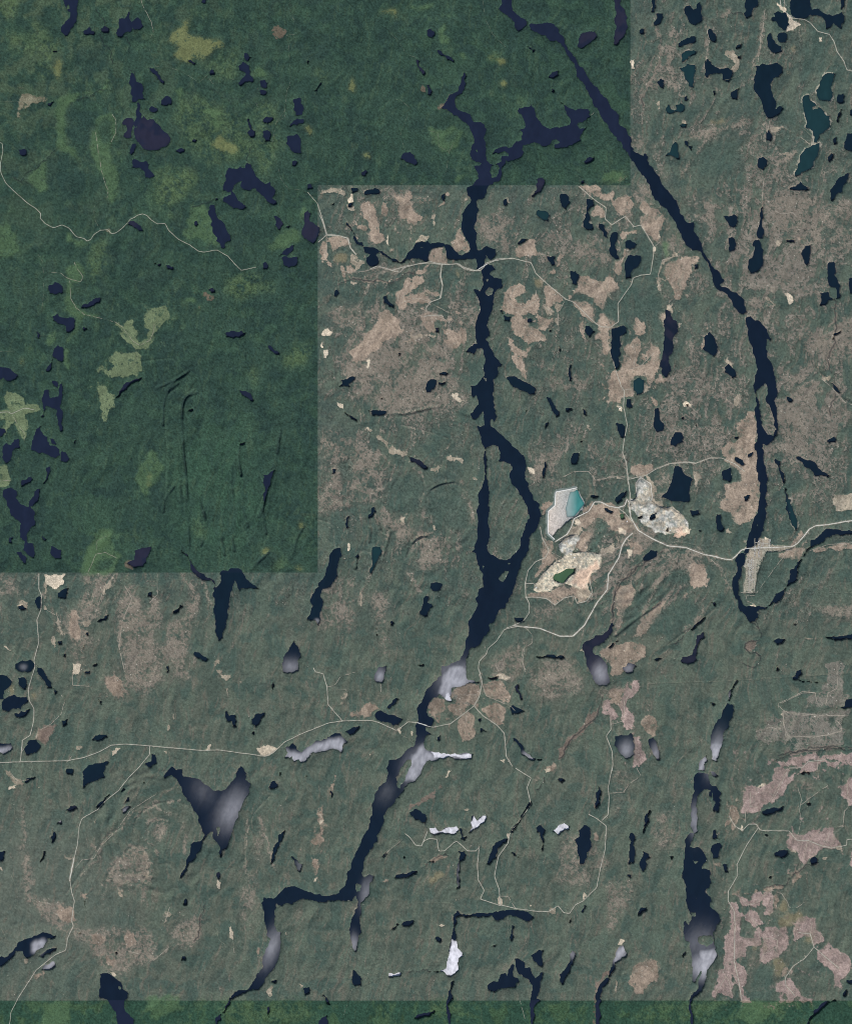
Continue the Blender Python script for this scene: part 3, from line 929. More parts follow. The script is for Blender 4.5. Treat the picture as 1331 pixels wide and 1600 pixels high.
h 85,890 130,850 125,960 100,1030 50,1090 40,1060 70,950
h 805,-5 830,-5 820,20
j 620,130 735,110 700,200 640,260 600,230
i 520,600 545,605 545,640 525,645
n 65,100 85,65 100,70 115,95 80,110
n 120,20 130,20 125,40
n 255,30 268,40 258,48
t 75,490 85,430 105,390 115,350 150,320 150,335 125,390 110,430 80,500
t 180,460 190,455 220,495 245,500 230,545 215,530 200,490
j 205,490 245,500 230,545 215,530
n 795,230 830,210 860,230 885,245 880,285 850,270 810,250
h 820,225 885,245 880,285 850,270
n 900,310 935,310 950,330 1000,305 1045,300 1055,320 1040,338 970,335 930,345 905,335
G 900,310 935,310 950,330 1000,305 1045,300 1055,320 1040,338 970,335 930,345 905,335
n 1130,240 1140,260 1150,275 1190,245 1200,250 1185,285 1150,310 1105,340 1125,310 1115,285
G 1130,240 1140,260 1150,275 1190,245 1200,250 1185,285 1150,310 1105,340 1125,310 1115,285
n 1055,310 1070,315 1075,360 1100,350 1085,375 1065,370
n 1200,490 1210,460 1225,430 1240,390 1290,365 1310,375 1270,410 1245,450 1260,470 1230,475 1215,500 1200,500
K 1305,335 1320,340 1318,365 1305,362
n 1050,430 1085,430 1090,455 1080,480 1060,490 1055,560 1050,625 1040,630 1045,520 1055,470
g 1052,500 1065,490 1055,560 1050,625 1040,630
n 720,570 740,550 780,550 810,530 840,535 830,550 790,570 730,572
n 895,490 930,475 920,490
n 755,810 780,795 820,790 820,805 790,825
n 700,840 730,805 745,810 720,825
n 930,880 965,890 960,905
n 500,1080 505,1045 540,1080 550,1100 545,1130 515,1135 500,1110
n 245,1145 280,1140 278,1170 255,1185 250,1165
n 345,1180 355,1175 390,1230 360,1205
n 325,1320 345,1295 380,1275 370,1305 340,1331
n 840,1280 900,1270 930,1255 900,1290 820,1300
n 380,120 395,120 390,155
n 80,1110 110,1100 100,1120
b 765,458 775,458 770,470
n 1220,930 1250,915 1245,928
n 660,450 675,435 680,445 655,485
n 60,1240 70,1240 68,1300
c 405,30 425,30 395,120 375,150 385,100
c 320,220 350,195 350,260 345,380 330,350 335,300 325,270
K 330,240 345,240 335,300
c 285,465 325,460 325,530 300,590 315,540 295,500
K 300,575 322,560 315,590 300,592
o 895,580 940,545 1000,540 980,560 930,600 905,600
K 940,818 965,808 988,818 960,825
c 900,480 960,450 1010,455 960,470 920,490
K 975,50 1000,10 1015,12 990,50
p 900,130 970,70 980,50 960,100 900,165 830,195 800,230 795,210
c 650,590 690,577 690,590
c 270,380 320,340 360,360 320,400
q 0,300 60,320 40,500 0,480
K 1260,665 1280,685 1278,712 1265,710
K 1036,680 1042,680 1040,710
k 210,1120 250,1135 235,1145
k 70,1140 90,1130 80,1190 62,1180
K 660,860 680,855 675,865
c 10,930 20,930 18,985 8,980
k 153,850 160,850 159,890 154,890
k 1080,212 1110,208 1110,225 1085,228
m 640,1240 700,1215 700,1331 650,1331
p 1080,380 1110,380 1090,400
R1 775,340 800,360 830,400 860,405 870,380 900,365 940,370 950,430 980,430 1030,385 1045,380 1100,430 1140,430 1160,410 1150,500 1155,580 1185,635 1165,680 1210,695 1270,715
R1 870,380 890,330
R2 650,480 690,430 760,370
R3 450,1300 500,1150 600,1110 700,1065
R3 690,870 670,1000 600,1020 570,1110
R3 830,700 1000,700 1040,712
s 875,250 880,300 890,320
s 860,520 930,470 1000,455
s 780,1058 850,1055 900,1058
@700 1200
n 45,740 65,760 120,762 215,752 250,745 310,735 370,740 420,755 445,775 410,800 370,780 310,765 260,795 245,790 225,765 130,770 60,768 40,780 35,840 45,900 75,960 75,978 55,990 55,1050 20,1080 -10,1075 -20,1060 -100,1058 -100,1052 -40,1052 -10,1040 5,960 15,900 20,860 25,780
G 20,890 45,900 75,960 75,978 55,990 55,1050 20,1080 -10,1075 -20,1060 -100,1060 -100,1050 -40,1052 -10,1040 5,960
n -310,1065 -240,1060 -250,1080 -310,1085
G -312,1065 -238,1058 -248,1082 -312,1087
n 15,1110 30,1105 15,1170 30,1200 10,1215 0,1340 -10,1340 -5,1200
n 562,58 590,50 608,65 590,78
n 412,190 430,170 430,195 370,270 335,335 322,330 350,290
h 380,240 430,195 370,270 335,335 325,325
n 320,430 345,440 370,470 340,455
n 455,310 480,290 505,320 495,350 500,370 490,430 483,420 485,370 478,335 460,335
n 520,325 570,300 600,285 630,300 630,320 600,325 575,348 550,330
G 530,322 570,300 600,285 630,300 630,320 600,325 575,348 550,330
n 655,370 680,360 678,320 705,295 730,305 735,370 745,410 720,440 700,500 680,500 685,480 670,420
n 940,340 955,335 970,350 970,420 960,495 935,500 940,430
n 1010,330 1020,250 1045,215 1052,230 1045,280 1015,340
j 1015,320 1025,240 1052,230 1045,280 1015,340
n 993,490 1010,460 1008,430 1040,440 1050,465 1030,510 1008,540 995,510
n 920,560 950,552 945,572
n 985,765 995,725 1030,722 1030,740 1005,755
n 780,90 790,110 790,190 765,210 770,160
j 780,150 790,190 765,210
n 630,790 640,778 635,810
n 690,745 705,710 718,715 700,750
b 1150,455 1170,460 1155,475
t 320,880 330,815 345,820 340,880 325,910
n 430,970 495,945 490,1000 485,1035 440,1000
h 450,965 495,945 490,1000 485,1035 450,1000
n 205,1130 225,1110 260,1110 270,1075 300,1065 305,1085 330,1020 345,1025 340,1085 370,1105 350,1140 290,1145 240,1165 210,1155
n 345,990 360,985 395,1005 400,1040 425,1035 435,1070 455,1095 480,1060 497,1060 480,1120 475,1160 460,1200 480,1210 455,1230 440,1340 425,1340 430,1250 430,1180 440,1150 430,1120 395,1090 365,1070 350,1030
n 630,965 645,945 660,960 650,1010 620,1075 595,1130 580,1110 580,1070 610,1040 635,1000
h 630,965 645,945 660,960 650,1000
n 855,1000 880,935 910,920 930,970 890,1000 865,1015 870,1040 830,1090 850,1030
g 855,1000 880,935 910,920 930,970 890,1000 865,1015 860,1020
h 860,1000 870,1040 830,1090 850,1030
n 765,1180 780,1140 810,1100 840,1090 830,1115 800,1140 790,1180 798,1210 785,1240 790,1340 755,1340 765,1250
h 770,1250 785,1240 790,1340 765,1340
n 1215,970 1230,945 1235,960 1220,985
n 425,1250 445,1250 440,1340 425,1340
h 428,1250 445,1250 440,1340 428,1340
K 880,920 890,890 920,895 905,920
q 830,770 900,750 880,850 820,860
q 960,1120 1000,1010 1090,1000 1100,1120 990,1180
c 755,345 770,330 770,380 755,370
K 700,640 720,660 700,690
k 525,740 540,720 560,730 535,770
p 780,1100 850,1040 860,1060 800,1110 770,1180 765,1240 755,1331 745,1331 755,1200 765,1130
m 490,1230 540,1225 560,1265 500,1270
K 495,0 530,0 510,25
c 765,180 780,170 775,205 760,210
K 422,708 440,712 425,722
k 870,1090 880,1130 870,1170
q 850,0 1000,50 900,130 880,300
q 1060,240 1180,200 1200,400 1060,440
q 800,600 1000,560 960,700 850,850
q 600,300 850,500 700,640 560,600
m 560,1300 600,1290 590,1331
R1 350,0 430,50 410,100 430,190 350,300 320,340 310,390 260,460 240,560 265,630 270,710
R1 270,710 350,730 470,745 520,745 570,715 600,750 630,755 660,710 700,690 770,620 790,520 815,420 820,300 770,260 730,240
R1 800,270 830,240 835,150 830,100 850,0
R2 840,130 910,125 935,85 1000,40 980,0
R2 275,665 310,665 350,730
R3 310,770 315,940 340,1010
R2 370,1200 400,1310
R3 900,300 910,250 960,160
R3 740,740 745,800 735,850
R3 820,650 840,740 860,760
s 510,30 480,90 460,110
@931 1200
N 510,40 530,22 560,25 585,35 590,80 610,100 600,120 560,110 540,130 525,150 520,200 525,280 528,330 510,340 480,410 520,410 560,440 575,470 545,525 590,530 598,590 565,640 595,670 600,690 590,715 640,760 645,800 610,850 620,950 630,980 590,1030 575,1050 560,1130 510,1190 495,1220 505,1340 475,1340 485,1220 490,1190 530,1140 540,1090 545,1050 525,1085 515,1115 500,1110 500,1000 490,910 460,890 455,800 465,790 480,830 495,790 475,730 470,620 445,570 455,480 460,370 490,335 505,340 495,260 500,150 510,120
i 530,880 600,870 605,910 570,930 540,915
i 500,480 540,485 515,500
i 490,750 520,750 515,775 495,770
i 515,675 530,668 520,682
j 500,160 525,160 528,330 505,330
h 508,230 525,230 528,330 508,330
j 480,840 620,840 620,950 500,950
g 545,940 620,930 630,980 590,1030 545,1050 535,1060
h 495,930 630,930 630,980 545,1050 525,1085 500,1090
n 590,15 615,18 635,40 615,45 600,35
n 600,90 625,92 650,130 640,150 635,230 610,225 620,180 600,120
h 620,150 640,150 635,230 610,225
n 582,118 605,125 600,150 585,145
n 605,325 620,318 642,370 610,370
n 603,400 640,388 653,400 640,460 605,470
n 655,500 680,498 685,540 668,540
n 925,440 960,425 1000,425 998,445 965,467 930,460
n 1108,480 1125,460 1150,470 1145,495 1115,500
t 895,565 912,560 905,572
n 860,225 910,205 975,195 970,210 900,240 870,243
n 1060,25 1105,20 1105,32 1070,33
n 1085,180 1115,175 1110,190
n 870,345 895,348 880,352
n 1300,1100 1345,1085 1345,1125 1310,1118
n 1150,1250 1190,1210 1240,1200 1245,1210 1200,1225 1160,1265 1110,1310 1060,1340 1040,1340 1110,1290
n 1280,1180 1300,1145 1305,1160 1285,1190
c 170,1120 210,1010 320,1000 320,1090 210,1180
c 600,490 690,480 640,510
m 800,1220 1000,1225 950,1331 880,1300
K 585,920 600,918 600,935
R1 1345,345 1300,370 1300,400 1220,415 1160,400 1100,375 1040,375 1000,325 880,325 850,320 830,290 790,290 760,325 720,300 690,250
R1 840,310 780,400 730,500 735,555 685,640 685,690 715,740 720,820 715,1000 740,1110 755,1210
R2 755,680 790,710 830,700 860,670 910,635 960,650 990,690 1000,720 1040,725 1080,695
R2 790,710 795,770 840,820 850,880 940,890 940,930 860,970 855,1000
R2 910,640 920,700
R2 715,1000 670,1010 660,1060 690,1110 705,1180
R2 670,1090 620,1170
R1 1050,855 1110,860 1130,930 1260,1040
R2 1120,800 1110,860
R1 1130,930 1080,990 1020,1030 980,1090 985,1130 1030,1180
R2 1045,100 1065,160 1055,220 1065,270 1045,350
R2 1065,190 1100,160 1200,90
R2 1000,0 950,100 910,180
R2 800,120 800,200
R2 1095,380 1080,470
R2 1220,315 1185,400
R2 1300,60 1310,200 1285,230 1280,300 1240,310
R3 1080,690 1100,680
R3 1040,560 960,610
s 870,620 980,610 1100,500 1140,500
@500 280 6.655
k 0,140 60,110 150,95 240,120 275,160 200,165 120,140 60,150 0,165
K 320,150 345,160 350,240 300,250 310,190
k 280,260 350,270 380,320 330,330 290,310
q 700,90 960,90 1150,100 1200,180 1100,300 1100,450 980,500 820,430 760,200
q 460,570 700,560 690,660 480,650
q 490,900 700,900 830,860 960,820 1120,850 1060,900 900,960 740,970 600,1010 480,1030 400,1000
c 430,260 510,230 570,270 580,360 600,450 620,520 660,570 680,640 600,670 540,640 520,540 500,440 450,370
c 650,240 690,260 710,330 700,390 640,370
c 370,450 400,480 480,490 490,540 390,520
c 780,180 870,200 940,110 960,160 920,240 960,300 1010,360 1080,400 1060,440 980,480 900,440 830,410 800,330 840,270
c 1200,290 1270,250 1280,150 1330,130 1331,180 1300,260 1240,295
k 1130,370 1215,370 1190,430 1210,460 1180,490 1165,430
k 985,640 1040,580 1140,575 1140,620 1090,670 1040,640 990,665
K 700,570 715,590 720,690 705,690
c 700,730 775,725 730,770
c 60,590 200,590 290,620 300,690 250,690 200,700 150,740 110,720 100,660 60,650
c 0,670 60,650 90,780 70,850 0,840
c 60,860 120,880 125,920 60,880
o 145,790 230,765 300,800 300,860 230,870 150,840
k 340,770 380,800 450,850 470,880 420,940 370,950 330,880
c 210,900 250,900 265,1020 215,1040
c 270,920 320,880 350,940 420,940 300,980
k 440,790 480,785 480,820 450,820
k 315,1065 395,1065 380,1095 320,1090
k 460,1060 520,1070 600,1040 700,1065 745,1035 740,1070 700,1095 640,1070 560,1075 500,1080 455,1080
c 780,1050 830,1030 800,1060
c 990,980 1140,880 1060,960 1000,1000
c 1150,720 1280,710 1290,800 1331,860 1331,895 1240,870 1150,860 1115,800 1150,780
c 880,1060 960,1040 1000,1000 1090,1060 1020,1110 940,1180 880,1220 860,1260 810,1260 800,1170 870,1140
@600 420 8.319
c 170,400 330,380 420,330 500,310 545,330 550,380 590,430 540,460 450,450 380,460 300,440 300,500 250,540 180,510 150,440
c 520,290 580,280 640,320 700,300 715,350 700,380 650,340 560,320
c 440,470 550,510 540,540 480,530
c 470,590 560,560 760,600 820,650 890,640 870,680 790,690 750,660 740,710 700,660 640,650 650,740 660,820 620,850 570,800 500,700 490,650
c 740,750 820,790 870,820 910,780 940,840 980,840 985,780 1005,750 1060,830 1080,880 1000,970 930,1045 850,1020 780,960 790,920 840,890 790,850 760,800
k 280,875 380,880 460,845 550,850 640,870 670,860 680,900 660,920 600,890 500,880 430,890 400,1000 385,950 390,900
q 520,960 700,920 760,1050 700,1110 600,1080
q 850,290 950,400 1000,520 970,600 880,500
c 920,540 980,560 960,620
q 550,1200 640,1200 620,1320 420,1331
c 400,60 440,20 560,0 540,40 480,80
o 920,20 1000,50 1000,110 950,100
c 0,540 80,550 150,620 200,700 210,850 100,900 0,960 -100,1010 -180,960 -120,850 -80,720
c 150,780 270,790 230,850 170,860
q -500,850 -250,900 -60,960 100,1100 -100,1200 -400,1100
q -80,620 0,500 -250,480 -300,620
R1 520,620 620,605 750,605 770,630
R2 600,430 440,380 330,410 230,440
R2 240,380 330,240 400,180
R2 680,490 760,530 850,580
R2 180,330 180,410
@770 430 6.655
q 160,60 330,90 300,0
q 500,900 700,1000 860,1050 1000,1150 900,1250 640,1180
c 120,190 170,130 240,100 320,110 340,150 300,200 220,240 290,300 340,300 400,240 440,180 480,200 480,290 470,350 430,410 300,420 220,410 120,410 80,330 110,270
c 190,440 300,420 340,470 400,530 470,550 510,600 545,640 540,700 450,690 370,720 330,700 300,650 230,620 200,560
c 440,440 500,430 560,460 630,440 620,480 570,540 540,580 470,550 480,500
c 540,100 620,130 700,200 740,250 700,290 640,290 590,330 545,300 540,200
o 440,30 510,60 500,120 400,90
k 530,310 600,350 640,370 660,290 720,300 700,340 715,390 650,380 580,420 540,380
c 150,700 200,660 230,740 300,800 340,800 350,760 400,735 380,790 340,860 300,870 340,950 350,1090 300,1040 240,960 190,860 230,820
c 830,180 880,120 900,0 1000,10 1060,60 1150,60 1200,0 1260,60 1320,140 1310,220 1280,270 1240,260 1200,230 1170,320 1130,380 1100,330 1050,290 1040,240 960,200 880,210 840,200
c 790,200 830,240 900,290 980,280 1040,330 1070,390 1060,470 1040,500 960,440 900,390 850,330 780,250
c 1110,400 1150,390 1200,450 1270,490 1220,550 1210,640 1210,700 1195,830 1140,800 1140,700 1100,620 1050,690 1060,630 1110,600 1100,560 1080,510
c 900,500 940,480 950,560 970,660 930,660 900,580
f 820,210 960,210 1040,240 1060,310 1100,400 1080,500 1050,470 1070,390 1020,300 960,260 850,270
f 1190,240 1290,330 1280,460 1230,470 1150,390
f 950,490 1040,510 1080,580 1040,640 1000,650
p 310,460 360,455 400,490 350,490
f 340,500 400,510 470,540 420,545 350,530
f 310,400 350,400 345,430
k 650,440 665,450 680,520 665,520
K 820,150 845,150 845,170 820,170
c 1220,1010 1290,1000 1331,1100 1331,1331 1250,1331 1200,1150
@890 280 6.655
q 470,90 640,80 700,0 800,60 860,180 860,300 700,260 600,150
q 980,430 1100,520 1180,640 1250,740 1100,760 980,650
q 380,440 640,440 640,520 500,520
q 60,640 250,600 400,700 440,850 300,940 150,920 80,800
q 700,1130 760,1140 780,1240 720,1200
c 80,75 300,75 320,120 350,150 430,135 460,90 470,160 450,270 430,260 420,200 395,230 340,220 290,190 200,140 130,95
c 290,240 320,300 360,330 370,400 330,410 290,390 240,390 220,340 270,280
c 480,200 570,170 650,200 650,300 580,370 480,330 450,280
c 720,310 760,200 840,290 860,300 940,350 980,430 930,520 940,600 900,660 860,610 780,570 740,500 730,420 800,370
c 540,540 640,540 730,500 700,560 580,580 530,660
c 450,830 500,860 560,790 570,720 580,780 550,920 500,1010 460,960
k 1130,740 1130,790 1040,830 980,860 950,940 940,1030 940,1160 920,1160 905,1050 940,900 980,830 1060,800
c 1000,900 1100,850 1180,800 1320,800 1331,860 1260,900 1220,1050 1210,1130 1150,1250 1080,1250 1060,1130 1000,1040 980,960
l 980,640 1030,680 1040,800 990,800
f 370,1200 600,1100 700,1140 740,1280 700,1331 480,1331
f 740,600 850,700 860,780 860,930 780,1000 730,980 730,750
f 880,720 960,700 970,830 920,940 880,1060 870,900
f 860,1060 930,1160 940,1331 780,1331 780,1250 840,1160
K 860,705 885,705 885,755 860,750
K 915,570 940,570 945,610 915,610
@940 460 8.319
q 1040,250 1150,250 1180,450 1050,500
q 1040,880 1200,1150 1200,1300 1060,1100
q 500,560 620,570 600,700 530,700
c 440,300 500,330 550,350 560,500 500,550 430,510 420,420
c 410,560 490,580 500,700 450,850 440,900 560,910 640,830 660,780 600,850 580,900 560,770 580,740 640,670 740,690 760,770 750,900 730,1000 680,1090 640,1150 570,1130 560,1020 440,1080 410,1080 400,1331 280,1331 250,1250 180,1100 120,1000 240,1000 250,880 300,830 280,720 330,640 400,620
c 510,750 580,760 550,880 510,800
f 290,760 380,820 370,830 300,800
f 410,1090 520,1100 540,1250 470,1320 410,1300
f 340,130 560,100 760,60 790,230 730,290 800,400 800,560 730,690 640,630 600,420 560,330 420,270
f 0,230 50,80 130,100 180,180 160,360 60,300
k 830,170 870,140 945,270 880,220
c 780,200 810,230 845,370 810,460 780,400 730,310
k 520,1120 560,1150 600,1200 590,1270 440,1331 520,1270
c 120,1010 200,1020 330,1220 280,1250 290,1331 80,1331
k 990,370 1030,370 1020,430 990,440
c 700,1180 750,1000 790,1090 860,1080 830,1130 720,1150 660,1240
@1120 640 8
q 590,500 720,420 750,700 620,800
c 380,0 480,30 490,200 500,480 505,760 510,960 520,1200 470,1300 400,1400 280,1450 220,1400 170,1290 60,1270 50,1150 100,1100 90,920 290,900 300,820 230,740 150,660 70,660 130,600 50,580 50,480 150,390 220,430 290,330 240,290 240,170 350,110
f 100,680 180,690 260,750 300,850 280,900 70,910 70,740
f 60,1290 150,1290 230,1400 190,1480 100,1480 50,1380
f 130,540 200,440 240,500 150,560
k 100,1490 150,1480 170,1540 110,1580
@1131 1180 6.655
q 680,320 700,220 840,240 960,290 940,370 850,410 800,360
P 470,280 510,130 600,120 680,150 640,230 780,200 820,110 860,60 1000,60 1190,50 1180,100 1060,100 1000,60 960,150 700,170 720,210 690,280 640,350 560,440 480,500 400,540 300,610 170,600 200,520 190,460 220,340 280,300 320,330 360,350 440,310
P 530,60 610,60 640,110 700,20 1030,-10 1331,-20 1331,140 1260,70 1040,40 860,70 800,130 640,110 540,85
P 1220,340 1300,230 1331,230 1331,560 1290,520 1280,450 1200,420
k 120,440 160,410 160,490 110,470
K 390,290 435,295 400,325 345,335
k 170,380 205,350 205,370
c 40,610 80,510 140,530 130,600 60,640
c 0,670 60,680 50,720 0,750
c 120,570 150,600 130,700 80,780 65,760
K 180,710 200,740 190,795 165,775
P 640,900 700,800 740,840 830,830 880,790 980,770 985,830 1000,800 1040,750 1140,755 1130,830 1200,900 1200,950 1100,970 1040,960 980,1000 900,1060 860,1100 820,1130 790,1100 770,1020 750,1000 660,970
P 690,730 710,740 710,800
k 670,990 760,980 750,1020 690,1010
c 730,1170 780,1240 850,1220 700,1320 740,1250
k 1180,920 1210,920 1200,990 1140,960
k 1010,1070 1110,1030 1050,1100
k 1160,740 1230,720 1240,750
P 1310,1000 1331,1000 1331,1200 1310,1150
R2 610,60 680,130 620,200 570,300 500,430 450,500
R1 680,130 800,130 870,65 1040,45
R2 965,70 965,150
R2 265,400 262,530 340,540
R2 220,550 215,700
R2 1250,560 1230,740 1140,820
@1111 1380 6.05
q 300,700 440,660 400,800 350,900
P 160,180 250,170 280,300 270,370 280,430 260,500 330,520 400,510 430,400 490,480 480,580 430,590 380,590 310,600 320,650 310,700 230,710 220,740 320,780 320,900 290,980 330,1080 380,1122 270,1122 240,940 200,830 190,900 200,1100 130,1060 50,1040 20,1110 0,1060 60,850 120,790 120,620 110,500 170,450 190,380 160,280
P 240,110 300,130 350,180 330,220 290,220 270,160
P 350,180 390,110 450,70 480,100 460,190 430,220
P 480,180 490,100 560,80 590,110 580,230 540,300 490,290 520,240
c 590,110 620,120 620,230 600,240
c 180,100 260,40 265,80 210,110
c 300,110 330,80 560,20 700,10 650,60 500,70 330,100
P 320,310 370,250 420,270 470,360 510,380 440,400 390,420 340,360
P 500,420 600,410 640,460 640,420 700,400 710,440 680,490 730,520 710,620 640,680 560,720 500,760 460,730 460,620 500,560 480,500
P 770,480 800,360 880,310 980,320 990,440 1050,500 1060,560 960,590 950,500 880,480 860,510 780,550
o 620,340 720,290 860,270 800,350 760,400 620,390
o 640,200 680,130 710,200 710,280 640,270
o 580,720 680,690 700,760 650,890 600,860
o 380,590 430,600 400,640
o 870,520 940,500 930,590 850,570
P 990,640 1060,600 1100,550 1150,610 1310,710 1310,830 1200,920 1240,960 1200,990 1160,950 1170,900 1140,830 1040,770 990,720
P 600,970 680,920 740,880 780,940 820,1000 790,1080 760,1120 700,1120 720,1060 690,1020 620,1020
P 820,1010 850,1060 940,1090 960,1125 830,1125
P 640,1050 690,1040 680,1122 640,1122
c 670,800 730,800 700,860 660,880
f 395,320 415,320 410,340
f 525,215 545,215 545,235
f 335,560 355,560 350,580
f 570,465 590,465 585,485
f 590,630 625,620 625,640 600,645
f 1030,690 1055,690 1050,710
f 1085,730 1110,735 1100,750
K 875,660 890,660 880,710
k 35,990 60,1000 50,1015
K 20,1095 60,1105 30,1115
f 280,430 380,470 340,520 280,500
f 380,800 560,780 600,1000 560,1120 420,1120 360,950
@200 540 4.4367
v 480,325 400,355 375,430 375,600 385,760 405,900 410,1050 400,1130 425,1250
v 350,260 280,310 250,400 245,550
v 400,200 300,250 200,300
v 775,700 765,800 785,900
v 720,830 715,950 730,1050
v 1045,640 1030,760 1000,850
v 960,1020 930,1130 900,1190
v 935,1130 945,1250 960,1300
v 800,1120 830,1250
v 980,1430 890,1510 850,1570
v 365,970 370,1150
v 250,1150 260,1050 320,980
v 1250,1200 1170,1330 1150,1440
v 530,1150 540,1260 510,1380
v 650,1330 670,1450
v 720,1330 740,1420
v 480,1020 520,1150 540,1200
w 900,870 945,950 940,1050 900,1130
w 335,540 360,700 365,800
w 780,1230 860,1400 880,1480
o 1180,1270 1200,1230 1230,1240 1180,1280
o 925,1430 960,1400 995,1400 950,1450
o 345,370 390,350 360,385
m 1080,120 1140,0 1290,0 1240,130 1160,170
m 450,1200 520,1200 520,1330 450,1300
m 1000,1500 1100,1450 1120,1560 980,1570
@500 680 5.119
u 750,270 820,340 840,430 810,520
u 1130,370 1170,480 1220,620 1240,740
u 480,600 560,660 620,740 700,780
u 620,750 640,850 620,940
u 780,800 900,790 950,870 960,960
u 860,880 850,980 950,1000 1000,1010
u 540,780 510,860 500,940
u 0,40 150,110 170,170
u 400,200 410,290 380,340
u 470,200 480,330 480,430
u 0,440 120,360 170,440
u 60,1250 150,1150 300,1200
u 440,1250 480,1400
u 700,1100 760,1200 800,1250
u 300,170 500,160 600,250
v 830,500 880,430 960,390 1060,370
v 735,860 780,815 850,800
v 560,770 530,880 510,950
v 450,640 480,750
v 290,950 285,1060
v 400,740 395,850
v 700,900 680,990
f 640,330 780,340 810,420 780,600 640,640 540,560 540,400
f 860,500 960,400 1080,390 1150,500 1190,640 1200,760 1000,740 880,650 830,560
f 130,240 250,200 260,320 200,400
@900 820 5.119
u 340,600 400,480 520,390 640,290 800,230
u 340,600 340,780 320,880
u 480,880 600,760 700,640
u 520,760 590,600 640,470 740,350 900,330
u 700,200 860,210 1000,240
u 1000,240 1150,350 1230,520
u 650,260 750,270 860,240
u 1030,640 950,760 850,850
f 460,540 560,500 620,560 560,700 480,760
f 360,690 500,650 500,750 400,890
f 640,500 780,500 640,620
f 700,340 900,360 900,450 780,480
f 640,700 900,600 1020,680 900,830 640,880 560,860
c 920,330 1000,310 1030,440 1060,480 930,500
@1180 1000 8
D 330,880 560,870 880,860 1200,850 1150,930 1080,1010 1060,1080 1140,1120 1090,1200 1100,1290 960,1310 940,1370 780,1380 600,1400 500,1440 350,1420 440,1250 330,1290 200,1260 150,1310 0,1220 0,1140 100,1110 140,1000 200,960 210,900 230,960 330,970
D 850,280 900,300 1040,255 1120,300 1090,380 1080,560 1100,680 1190,700 1110,790 1100,830 880,850 640,840 660,690 820,640 830,560 900,540 880,470 900,400 860,330
f 430,1400 470,1220 500,1220 470,1400
f 600,1400 610,1300 640,1300 640,1400
f 260,1290 310,1210 330,1220 240,1440 200,1450
f 930,960 980,950 1000,1090 930,1070
f 370,840 890,830 880,890 500,870
R2 330,870 430,915 600,940 700,925 770,945
R2 890,940 1010,935 1150,945
R2 0,1140 130,1105 190,1085 260,1110 310,1100
R2 340,890 340,1040 400,1200 560,1200 690,1220 900,1180 1070,1130 1060,1060 1000,1000
R2 1010,290 1015,600 900,660 875,780
R2 280,840 280,790 500,690 580,640 740,660 760,770
R3 390,1220 370,1310
R3 0,1230 80,1320
K 305,900 340,915 330,945 305,935
s 280,1440 500,1410 700,1380 900,1360 1208,1380
@980 0 3.792
u 170,180 200,300 150,460 90,560
u 270,170 240,400 300,560
u 450,150 470,300 480,480 560,560
u 800,100 780,300 730,400
u 360,820 540,770 700,720
u 600,60 560,100
u 860,1080 900,950 1000,900
u 330,1020 420,900 500,760
f 480,250 570,300 620,390 500,380
f 380,840 640,840 700,1000 500,1060 360,980
f 880,580 1010,650 1010,740 890,730
f 1050,200 1200,260 1150,420 1030,480
@0 1240 3.3275
u 640,180 700,90 800,60 900,110
u 760,330 790,420 740,560
u 560,620 540,480 620,350
u 460,240 520,330 430,420
u 1290,130 1270,300 1290,420
u 1350,120 1400,300 1440,400
u 120,70 140,400 160,560
@820 720 4.4367
W 190,700 300,640 420,630 530,645 510,700 380,710 280,700
k 380,880 440,890 470,930 420,960 370,985 350,930
k 840,95 900,170 880,260 960,310 1010,320 990,350 870,300 860,160
k 640,560 600,640 520,650 540,600
c 440,300 560,290 640,335 720,400 760,480 690,520 600,480 540,400 470,420 400,480 350,570 400,640 440,600 420,560 470,500 400,470
k 700,290 730,300 740,400 800,470 780,490 720,400
c 120,560 200,540 180,640 230,690 120,760 60,820 120,700
k 240,560 300,500 330,460 400,480 380,520 300,540
q 860,100 1000,60 1020,200 930,300 880,260
q 780,500 900,560 1000,600 1000,640 880,600 760,540
K 1010,315 1050,340 1100,400 1060,410
K 1090,440 1150,470 1140,510 1090,500
R1 900,300 960,330 1010,320 1080,370
R1 860,440 950,480 1060,500
R1 790,350 860,380 920,350
R1 300,640 330,700 380,690
@0 860 3.036
q 560,180 640,160 680,250 760,200 760,300 720,420 740,560 800,600 700,700 620,650 600,560 560,450 570,300
q 800,350 920,300 900,450 880,640 800,560
q 320,280 420,280 440,440 380,560 320,500
q 480,590 620,600 620,720 500,690
u 630,170 580,300 570,460
u 870,120 930,220 900,340
u 650,250 660,380
u 740,230 750,350
u 950,130 1000,250
u 30,150 90,200
u 900,380 850,480 900,600
u 600,560 600,690
c 500,600 560,600 590,700 540,690
p 200,860 250,850 240,900 200,910
k 268,290 285,350 298,400 285,400 270,340
@0 1190 3.036
q 510,500 640,390 700,430 720,500 690,570 640,620 590,650 520,580
q 160,650 340,690 340,760 260,790 200,720
q 300,790 480,790 560,860 700,880 760,920 600,1000 500,1000 430,880 340,830
q 820,780 940,740 960,820 900,900 840,880
u 520,560 530,500 620,400 690,410
u 700,290 760,270 800,290 770,350
u 700,370 760,450
u 640,300 660,250 740,190 850,180
u 870,290 880,430
u 470,440 510,350 550,330
u 610,900 660,910 740,930 810,870
u 680,790 740,890
u 860,790 910,880
u 130,640 240,750 320,800
k 680,425 705,440 715,490 690,565 682,560 695,490
k 560,600 590,640 570,640
c 270,680 345,690 350,760 290,740
c 440,820 500,820 480,870 440,860
c 590,820 650,810 640,870 600,880
c 500,930 560,930 540,980
